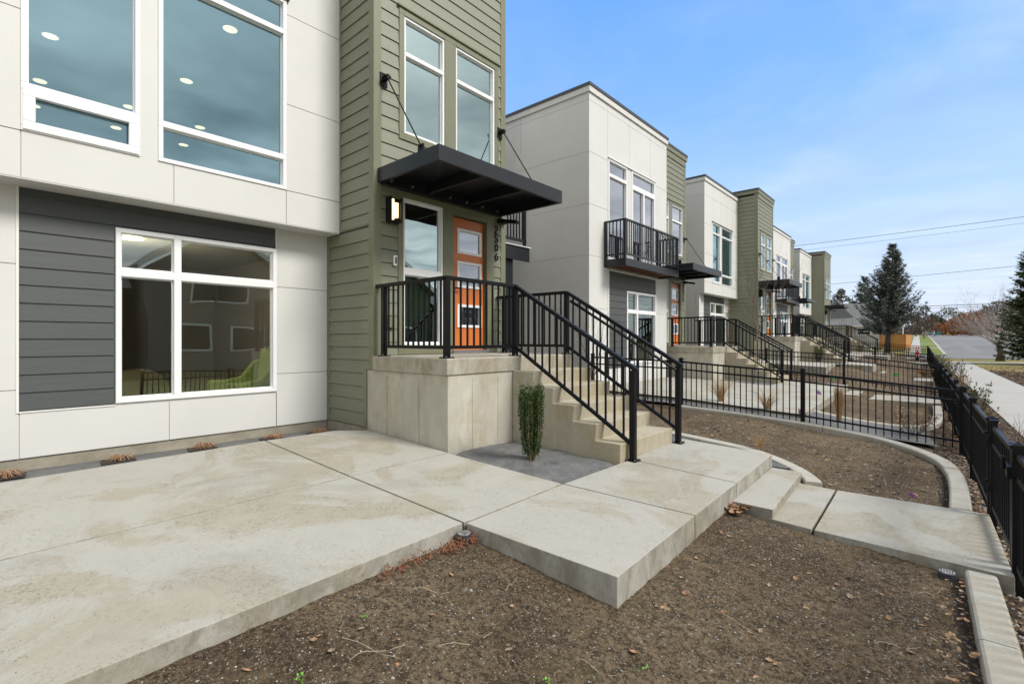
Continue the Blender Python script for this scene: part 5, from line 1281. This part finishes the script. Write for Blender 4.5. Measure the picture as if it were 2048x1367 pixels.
for x in (-6.95, -5.55, -4.26): m = MB(); m.box(x, x + .1, 82.95, 82.998, .4, 2.56); m.build('post', M['lumber'], root)
m = MB(); m.box(-6.97, -4.12, 82.93, 83.07, 2.56, 2.60); m.build('cap_rail', M['lumber'], root)
s_ = spot((1806 - 1024) / 988, 90); m = MB(); m.box(s_.x - .09, s_.x + .09, s_.y - .09, s_.y + .09, .5, 5.0); tag(m.build('wooden_post', M['white_trim'], bevel=.02), 'tall pale post standing just behind the board fence', 'post')
# round backed street sign
s_ = spot((1844.5 - 1024) / 988, 140); zg = TZ(1, s_.y); root = empty('street_sign', (s_.x, s_.y, zg), 'small pale octagonal sign seen from behind at the far kerb', 'sign')
m = MB(); m.tube([(s_.x, s_.y, zg), (s_.x, s_.y, zg + 2.6)], .04, 6); m.build('pole', M['steel'], root)
m = MB(); m.tube([(s_.x, s_.y - .03, zg + 2.45), (s_.x, s_.y - .05, zg + 2.45)], .42, 8); m.build('plate', M['tag_white'], root)
# vehicles
def vehicle(px, t_, kind, paint, label, name):
    s_ = spot((px - 1024) / 988, t_); zg = up(s_.y) + .02; x, y = s_.x, s_.y
    root = empty(name, (x, y, zg), label, 'car' if kind != 'pickup' else 'pickup truck')
    W, L_ = 1.9, 4.9 if kind != 'van' else 5.2
    m = MB(); pr = {'pickup': [(0, .55), (0, 1.05), (1.3, 1.12), (1.9, 1.75), (3.2, 1.78), (3.35, 1.15), (4.9, 1.12), (4.9, .5)],
                    'car': [(0, .45), (0, .85), (1.2, .95), (1.9, 1.42), (3.5, 1.42), (4.3, .98), (4.9, .92), (4.9, .4)],
                    'van': [(0, .5), (0, 1.1), (.9, 1.25), (1.5, 2.1), (5.2, 2.15), (5.2, .5)]}[kind]
    n = len(pr)
    for sx in (-1, 1):
        for (u, z) in pr: m.v.append((x + sx * W / 2 * (1 if z < 1.2 else .84), y + u, zg + z))
    m.f.append(tuple(range(n))); m.f.append(tuple(range(n, 2 * n))[::-1])
    for i in range(n): j = (i + 1) % n; m.f.append((i, i + n, j + n, j))
    m.mi = [0] * len(m.f); bo = m.build('body', M[paint], root, bevel=.06)
    m = MB(); u0, u1 = (1.3, 1.9) if kind == 'pickup' else ((1.2, 1.9) if kind == 'car' else (.9, 1.5)); z0_, z1_ = (1.14, 1.72) if kind == 'pickup' else ((.98, 1.38) if kind == 'car' else (1.3, 2.05))
    m.quad((x - .74, y + u0 + .03, zg + z0_ + .03), (x + .74, y + u0 + .03, zg + z0_ + .03), (x + .68, y + u1 - .06, zg + z1_ + .0), (x - .68, y + u1 - .06, zg + z1_ + .0)); 
    m.v = [(a[0], a[1] - .05, a[2] + .04) for a in m.v]; m.build('windscreen', M['carglass'], root)
    for sx in (-.62, .62):
        h_ = MB(); h_.box(x + sx - .16, x + sx + .16, y - .03, y + .02, zg + .72, zg + .86); h_.build('headlight', M['tag_white'], root)
        for u in (.9, 3.9):
            w_ = MB(); w_.tube([(x + sx * 1.5 - .1 * (1 if sx > 0 else -1), y + u, zg + .34), (x + sx * 1.56, y + u, zg + .34)], .34, 14); wh = w_.build('wheel', M['tyre'], root)
    g_ = MB(); g_.box(x - .5, x + .5, y - .035, y - .005, zg + .6, zg + .8); g_.build('grille', M['tyre'], root)
vehicle(1861, 150, 'pickup', 'carblue', 'silver blue pickup parked at the far left kerb', 'pickup_truck')
vehicle(1852.5, 172, 'van', 'carwhite', 'white van just left of and behind the silver blue pickup', 'parked_van')
vehicle(1880, 205, 'car', 'carwhite', 'white car farther up the street than the pickup', 'parked_car')
s_ = spot((1867 - 1024) / 988, 200); zg = up(s_.y); root = empty('kiosk', (s_.x, s_.y, zg), 'small teal building behind the parked vehicles', 'building')
m = MB(); m.box(s_.x - 2.2, s_.x + 2.2, s_.y, s_.y + 4, zg - .5, zg + 2.6); m.build('wall', M['teal'], root)
m = MB(); m.box(s_.x - 2.5, s_.x + 2.5, s_.y - .4, s_.y + 4.4, zg + 2.6, zg + 3.0); m.build('roof', M['teal'], root)
m = MB(); m.box(s_.x - 1.2, s_.x + .2, s_.y - .05, s_.y - .005, zg + 1, zg + 2); m.build('window', M['carglass'], root)
s_ = spot((1897 - 1024) / 988, 170); zg = up(s_.y); m = MB(); m.box(s_.x - .45, s_.x + .45, s_.y, s_.y + .5, zg, zg + .9); m.box(s_.x - .35, s_.x + .35, s_.y + .02, s_.y + .48, zg + .9, zg + 1.25)
tag(m.build('road_work_box', mat('yellow_plastic', (.6, .38, .05), .5), bevel=.06), 'small yellow box at the far side of the street', 'box')
# power lines with the poles that carry them outside the view
def wire(a, b, sag, r, label):
    a = Vector(a); b = Vector(b); pts = [a.lerp(b, i / 24) - Vector((0, 0, sag * 4 * (i / 24) * (1 - i / 24))) for i in range(25)]
    m = MB(); m.tube(pts, r, 4, cap=False); return tag(m.build('power_line', M['cap']), label, 'power line', 'power lines over the street')
wire((-34, 66, 12.9), (34, 66, 14.4), .55, .022, 'highest power line, crossing the sky at the right')
wire((-34, 66, 12.2), (34, 66, 13.8), .50, .012, 'thin line just under the highest power line')
wire((-34, 72, 8.0), (34, 72, 10.9), .35, .020, 'power line passing behind the spruce at half its height')
wire((-40, 130, 9.0), (40, 130, 8.9), .35, .055, 'thick cable just above the far treetops')
wire((-40, 131, 8.5), (40, 131, 8.6), .35, .03, 'thin cable right under the thick one above the treetops')
for x in (-34, 34):
    for y, h in ((66, 14.6), (72, 11.2)):
        root = empty('utility_pole', (x, y, 0), ('left' if x < 0 else 'right') + (' tall' if y == 66 else ' shorter') + ' wooden pole carrying the power lines beside the view', 'pole', 'utility poles')
        m = MB(); m.tube([(x, y, -.5), (x, y, h)], [.18, .12], 10); m.build('mast', M['bark'], root); m = MB(); m.box(x - .06, x + .06, y - 1, y + 1, h - .7, h - .55); m.build('crossarm', M['bark'], root)
for x in (-40, 40): m = MB(); m.tube([(x, 130.5, 0), (x, 130.5, 9.4)], .15, 10); tag(m.build('utility_pole', M['bark']), ('left' if x < 0 else 'right') + ' far wooden pole carrying the cables above the treetops', 'pole', 'far utility poles')

# ------------------------------------------------------------------ small things in the yards
root = empty('hydrant_marker', (-1.53, 42.6, .5), 'red loop topped marker standing in the last yard', 'marker')
m = MB(); x, y = -1.53, 42.6; pts = [(x + .07 * math.cos(a), y, 1.22 + .12 * math.sin(a)) for a in [i * math.pi / 8 for i in range(17)]]; m.tube(pts, .022, 6); m.build('loop', M['red'], root)
m = MB(); m.tube([(x, y, .6), (x, y, 1.10)], .04, 8); m.tube([(x, y, .80), (x, y, .98)], .10, 10); m.build('body', M['red'], root); m = MB(); m.tube([(x, y, .3), (x, y, .62)], .10, 10); m.build('base', M['black'], root)
def flag(x, y, z, m_, label, s=.09, name='marker_flag'):
    root = empty(name, (x, y, z), label, 'flag', 'small plastic marking flags')
    a = MB(); a.tube([(x, y, z), (x + .01, y, z + s * 1.6)], .002, 4); a.build('wire', M['steel'], root)
    f_ = MB(); n = 5
    for i in range(n):
        for j in range(2): pass
    for i in range(n):
        u0, u1 = i / n, (i + 1) / n; w0, w1 = .02 * math.sin(u0 * 5), .02 * math.sin(u1 * 5)
        f_.quad((x + u0 * s, y + w0, z + s * .7 - u0 * .02), (x + u1 * s, y + w1, z + s * .7 - u1 * .02), (x + u1 * s * .9, y + w1, z + s * 1.5 - u1 * .05), (x + u0 * s * .9, y + w0, z + s * 1.5))
    f_.build('cloth', m_, root)
flag(-2.06, 10.28, .30, M['pinkish'], 'faded pink flag between dry grasses behind the near cross fence', .13)
flag(-.30, 6.50, .11, M['purple'], 'crumpled purple flag on the soil beyond the near path', .06)
flag(-2.35, 13.6, .40, M['purple'], 'little purple flag at the edge of the second patio', .11)
flag(-2.85, 18.6, .42, M['greenpaint'], 'bright green flag beside the second patio corner', .13)
flag(-1.5, 22.5, .36, M['greenpaint'], 'bright green flag by the kerb of the third yard', .15)
def drain(x, y, z, label):
    root = empty('drain_cap', (x, y, z), label, 'drain cap', 'round drain caps in the soil')
    m = MB(); m.tube([(x, y, z - .05), (x, y, z + .012)], .052, 20); m.build('collar', M['cap'], root)
    m = MB(); m.tube([(x, y, z + .012), (x, y, z + .018)], .043, 20); lid = m.build('lid', M['stone'], root)
    for k in range(5): m = MB(); m.bar((x - .03 + k * .015, y - .026, z + .019), (x - .03 + k * .015, y + .026, z + .019), .005, .003); m.build('slot', M['cap'], lid)
drain(-2.545, 2.375, .385, 'round drain cap with russet leaves in the inner corner of the patio')
drain(-.005, 4.605, .118, 'flat round drain cap where the near path meets the foreground kerb')

# debris
random.seed(91)
def soilz(x, y): return TZ(x + K * y, y) + lump(x, y)
lv = MB()
def leaf3(mb, p, s, mi):
    a = random.uniform(0, 6.28); d = Vector((math.cos(a), math.sin(a), random.uniform(-.1, .35))); n_ = Vector((random.uniform(-.4, .4), random.uniform(-.4, .4), 1)); sd_ = d.cross(n_).normalized(); c = Vector((0, 0, s * .22))
    q = [p, p + d * s * .35 + sd_ * s * .34, p + d * s * .75 + sd_ * s * .28, p + d * s, p + d * s * .75 - sd_ * s * .28, p + d * s * .35 - sd_ * s * .34]
    mid0, mid1 = p + d * s * .35 - c, p + d * s * .75 - c * .6
    mb.quad(q[0], q[1], mid0, q[5], mi); mb.quad(q[1], q[2], mid1, mid0, mi); mb.quad(mid0, mid1, q[4], q[5], mi); mb.quad(q[2], q[3], q[4], mid1, mi)
# leaves heaped along the strip beside the fence
for i in range(6500):
    Y = 2.6 + random.random() ** 1.5 * 26; A = random.uniform(.30, 1.46)
    if 4.6 < Y < 6.35 and A < .56: continue
    x = A - K * Y; leaf3(lv, Vector((x, Y, TZ(A, Y) + random.uniform(.004, .04))), random.uniform(.025, .055), random.choice((0, 1, 2, 2, 2)))
for i in range(2600):      # the bed across the sidewalk
    Y = random.uniform(17, 46); A = random.uniform(3.12, 7); x = A - K * Y; leaf3(lv, Vector((x, Y, TZ(A, Y) + random.uniform(.005, .05))), random.uniform(.06, .13), random.choice((0, 1, 2)))
for i in range(100):      # along kerb edges
    Y = random.uniform(1.6, 4.5); leaf3(lv, Vector((.045 + random.gauss(0, .06) - (Y - 4.6) * -.0 - .02, Y, .13 + random.uniform(-.01, .02))), random.uniform(.018, .045), random.choice((2, 1, 2, 0)))
for i in range(150):
    t = random.random() ** 1.7; x = -2.56 + random.uniform(0, .10); y = 2.42 - t * .75; lv.tube([Vector((x, y, .355 + random.uniform(0, .02))), Vector((x, y, .37)) + rv(.03), Vector((x, y, .36)) + rv(.05)], [.003, .0035, .001], 3, 3, cap=False)
for i in range(40): leaf3(lv, Vector((-1.50 + random.uniform(0, .14), 4.70 + random.uniform(-.12, .1), .225 + random.uniform(0, .02))), random.uniform(.04, .08), 0)
for i in range(150):
    x = random.uniform(-2.3, -.1); y = random.uniform(.4, 4.5)
    if x < -1.38 and y > 2.35: continue
    leaf3(lv, Vector((x, y, soilz(x, y) + .006)), random.uniform(.015, .05), random.choice((0, 1, 2)))
for i in range(330):
    x = random.uniform(-3.6, -.1); y = random.uniform(6.4, 9.6)
    if x < -1.0 and y < 7.2: continue
    leaf3(lv, Vector((x, y, soilz(x, y) + .006)), random.uniform(.02, .07), random.choice((1, 2, 2)))
for i in range(260):
    x = random.uniform(-4.5, -.2); y = random.uniform(11.8, 19); leaf3(lv, Vector((x, y, soilz(x, y) + .006)), random.uniform(.03, .08), random.choice((1, 2, 2)))
tag(lv.build('fallen_leaves', [M['leafdry'], M['leafdry2'], M['mulchleaf'], M['leafred']]), 'dry brown leaves scattered over soil, gravel strip and kerb edges', 'leaf litter', kind='stuff')
# grit and pebbles
pb = MB()
def peb(p, s, mi):
    n0 = len(pb.v); a0 = random.uniform(0, 6); k = 5; sx, sy = random.uniform(.7, 1.3), random.uniform(.6, 1)
    for i in range(k): a = a0 + i * 2 * math.pi / k; pb.v.append((p.x + math.cos(a) * s * sx, p.y + math.sin(a) * s * sy, p.z))
    pb.v.append((p.x + random.uniform(-.3, .3) * s, p.y, p.z + s * random.uniform(.5, .8)))
    for i in range(k): pb.f.append((n0 + i, n0 + (i + 1) % k, n0 + k)); pb.mi.append(mi)
for i in range(24000):
    if i % 3: x = random.uniform(-2.55, .1); y = -.2 + random.random() * 4.9
    else: x = random.uniform(-3.8, -.05); y = random.uniform(6.2, 9.9)
    if x < -1.4 and 2.4 < y < 6.5: continue
    s = random.choice((.0028, .0038, .005, .0065)) if random.random() < .985 else random.uniform(.007, .014)
    if y > 6: s *= 1.4
    peb(Vector((x, y, soilz(x, y) - .001)), s, random.choice((0, 0, 1, 2, 2, 3, 3)))
for i in range(2600):
    Y = random.uniform(2.6, 10); A = random.uniform(.3, .9); s = random.uniform(.008, .02); peb(Vector((A - K * Y, Y, TZ(A, Y))), s, random.choice((0, 1, 2)))
M['grit_tan'] = mat('tan_grit', (.27, .21, .14), .8); M['grit_dark'] = mat('dark_crumb', (.045, .033, .024), .9); M['grit_grey'] = mat('grey_grit', (.17, .155, .135), .7)
tag(pb.build('pebbles', [M['stone'], M['grit_tan'], M['grit_dark'], M['grit_grey']]), 'fine gravel and crumbs of earth spread over the bare soil beds', 'gravel', kind='stuff')
tw = MB(); random.seed(93)
for (x, y, a, l) in ((-1.02, 2.95, -.35, .34), (-.62, 2.45, .15, .36), (-1.85, 1.55, .8, .30), (-2.2, 1.25, .4, .32), (-2.05, 1.2, 1.3, .26), (-1.05, 1.5, -.2, .30), (-.45, 1.75, 1.7, .3), (-1.7, .95, .3, .28), (-1.35, 2.0, .1, .20), (-.3, 3.3, .9, .22), (-1.95, 2.15, 1.9, .16), (-.9, .9, 2.4, .35), (-.15, 4.15, 1.0, .2), (-2.3, 1.75, .9, .22)):
    p = Vector((x, y, 0)); pts = []
    for i in range(8): pts.append(Vector((p.x, p.y, soilz(p.x, p.y) + .010 + .012 * math.sin(i)))); a += random.uniform(-.22, .22); p = p + Vector((math.cos(a), math.sin(a), 0)) * l / 7
    tw.tube(pts, .0013, 4, cap=False)
tag(tw.build('dead_stalks', M['palestraw']), 'thin pale dead stalks strewn over the near soil', 'plant debris', kind='stuff')
wd = MB()
for (x, y, n) in ((-1.36, 1.78, 26), (-1.10, 2.18, 14), (-2.08, .98, 16), (-1.42, .72, 22), (-2.25, 1.4, 12)):
    for i in range(n): leafquad(wd, Vector((x, y, soilz(x, y) + .01)) + rv(.022), Vector((random.uniform(-1, 1), random.uniform(-1, 1), .5)), Vector((0, 0, 1)), .014, .010)
tag(wd.build('weed_seedlings', M['weed']), 'tiny bright green seedlings in the near soil', 'weeds', kind='stuff')

# ------------------------------------------------------------------ furniture seen through the street window
root = empty('armchair', (-7.75, 2.85, .62), 'pale green upholstered armchair inside the right part of the street window', 'chair')
def rounded(pts_lo, name, m_, root, sub=2):
    o = pts_lo.build(name, M[m_], root, smooth=True); mod = o.modifiers.new('sub', 'SUBSURF'); mod.levels = sub; mod.render_levels = sub; return o
m = MB(); m.box(-8.12, -7.50, 2.52, 3.22, .78, .98); rounded(m, 'seat', 'chair', root)
def sheetarm(x):
    m = MB(); pr = [(2.50, .80), (2.50, 1.16), (2.72, 1.15), (2.95, 1.20), (3.12, 1.42), (3.34, 1.50), (3.36, .80)]; n = len(pr)
    for xx in (x - .06, x + .06):
        for (y, z) in pr: m.v.append((xx, y, z))
    m.f.append(tuple(range(n))); m.f.append(tuple(range(n, 2 * n))[::-1])
    for i in range(n): j = (i + 1) % n; m.f.append((i, i + n, j + n, j))
    m.mi = [0] * len(m.f); m.build('armrest', M['chair'], root, bevel=.035, seg=4)
sheetarm(-7.45); sheetarm(-8.18)
m = MB(); m.hexa([(-8.15, 3.12, .8), (-7.48, 3.12, .8), (-7.48, 3.34, .8), (-8.15, 3.34, .8), (-8.12, 3.20, 1.62), (-7.50, 3.20, 1.62), (-7.50, 3.38, 1.64), (-8.12, 3.38, 1.64)]); m.build('backrest', M['chair'], root, bevel=.06, seg=4)
for x in (-8.1, -7.5):
    for y in (2.58, 3.2): m = MB(); m.tube([(x, y, .62), (x, y, .76)], .02, 6); m.build('leg', M['bark'], root)
root = empty('draped_chair', (-7.55, 1.55, .62), 'rounded seat under a beige throw inside the left part of the street window', 'chair')
m = MB(); m.box(-7.95, -7.2, 1.12, 1.92, .66, 1.46); rounded(m, 'throw', 'blanket', root, 3)

# ------------------------------------------------------------------ houses across the street (behind the viewer, seen mirrored in the panes)
def mirrored(x, y0, y1, h, ridge, axis, wallm, label):
    root = empty('street_house', (x, (y0 + y1) / 2, 0), label, 'house', 'houses across the street seen mirrored in the windows')
    m = MB(); m.box(x, x + 9, y0, y1, -.1, h); m.build('wall', wallm, root); ym = (y0 + y1) / 2
    m = MB()
    if axis == 'g':
        m.hexa([(x - .5, y0 - .5, h - .1), (x + 9.5, y0 - .5, h - .1), (x + 9.5, ym, ridge), (x - .5, ym, ridge), (x - .5, y0 - .5, h + .15), (x + 9.5, y0 - .5, h + .15), (x + 9.5, ym, ridge + .25), (x - .5, ym, ridge + .25)])
        m.hexa([(x - .5, ym, ridge), (x + 9.5, ym, ridge), (x + 9.5, y1 + .5, h - .1), (x - .5, y1 + .5, h - .1), (x - .5, ym, ridge + .25), (x + 9.5, ym, ridge + .25), (x + 9.5, y1 + .5, h + .15), (x - .5, y1 + .5, h + .15)])
        g_ = MB(); g_.tri((x, y0, h), (x, y1, h), (x, ym, ridge)); g_.build('gable', wallm, root)
        t = MB(); t.bar((x - .55, y0 - .5, h + .02), (x - .55, ym, ridge + .12), .08, .28); t.bar((x - .55, ym, ridge + .12), (x - .55, y1 + .5, h + .02), .08, .28); t.build('barge_board', M['white_trim'], root)
    else:
        m.quad((x - .6, y0 - .4, h), (x - .6, y1 + .4, h), (x + 4.5, y1 + .4, ridge), (x + 4.5, y0 - .4, ridge)); m.quad((x + 9.6, y0 - .4, h), (x + 4.5, y0 - .4, ridge), (x + 4.5, y1 + .4, ridge), (x + 9.6, y1 + .4, h))
    m.build('roof', M['roof'], root)
    for (u, v, z0, z1) in (((.18, .42, 1.2, 2.6), (.6, .85, 1.2, 2.6), (.3, .46, 4.0, 5.4), (.48, .7, 4.0, 5.4)) if h > 4 else ((.2, .5, 1.2, 2.5), (.65, .85, 1.2, 2.5))):
        a, b = y0 + (y1 - y0) * u, y0 + (y1 - y0) * v
        w_ = MB(); w_.box(x - .05, x - .002, a - .12, b + .12, z0 - .12, z1 + .12); wo = w_.build('window', M['vinyl'], root)
        p = MB(); p.box(x - .07, x - .051, a, b, z0, z1); p.build('pane', M['carglass'], wo)
grey_w = mat('grey_brown_siding', (.26, .225, .20), .7, .3, bump=.3, bscale=20, stretch=(1, 1, 8)); green_w = mat('dark_green_siding', (.09, .13, .07), .7, .3)
mirrored(18.0, 6.8, 13.8, 5.6, 8.4, 'g', grey_w, 'grey brown gabled house mirrored in the street window')
mirrored(19.0, -4.5, 5.8, 4.4, 8.0, 'e', green_w, 'dark roofed house mirrored left of the gabled one')
mirrored(19.5, 16.5, 25, 5.4, 8.2, 'g', green_w, 'third house mirrored behind bare branches')
mirrored(24.0, 30, 40, 4.4, 7.2, 'e', grey_w, 'long roofed house mirrored in the second townhouse')
random.seed(95)
root = empty('bare_street_tree', (12.5, 14.2, 0), 'bare tree mirrored in the right part of the street window', 'tree')
t = MB(); t.tube([(12.5, 14.2, -.1), (12.5, 14.2, 2.2)], [.16, .12], 8); t.build('trunk', M['bark'], root); c = MB()
for k in range(10): a = k * 2.4; branch(c, Vector((12.5, 14.2, 2.0)), Vector((math.cos(a) * .6, math.sin(a) * .6, 1)), 2.6, .06, 0, 3, .5, .2, (2, 4))
c.build('crown', M['twig'], root)
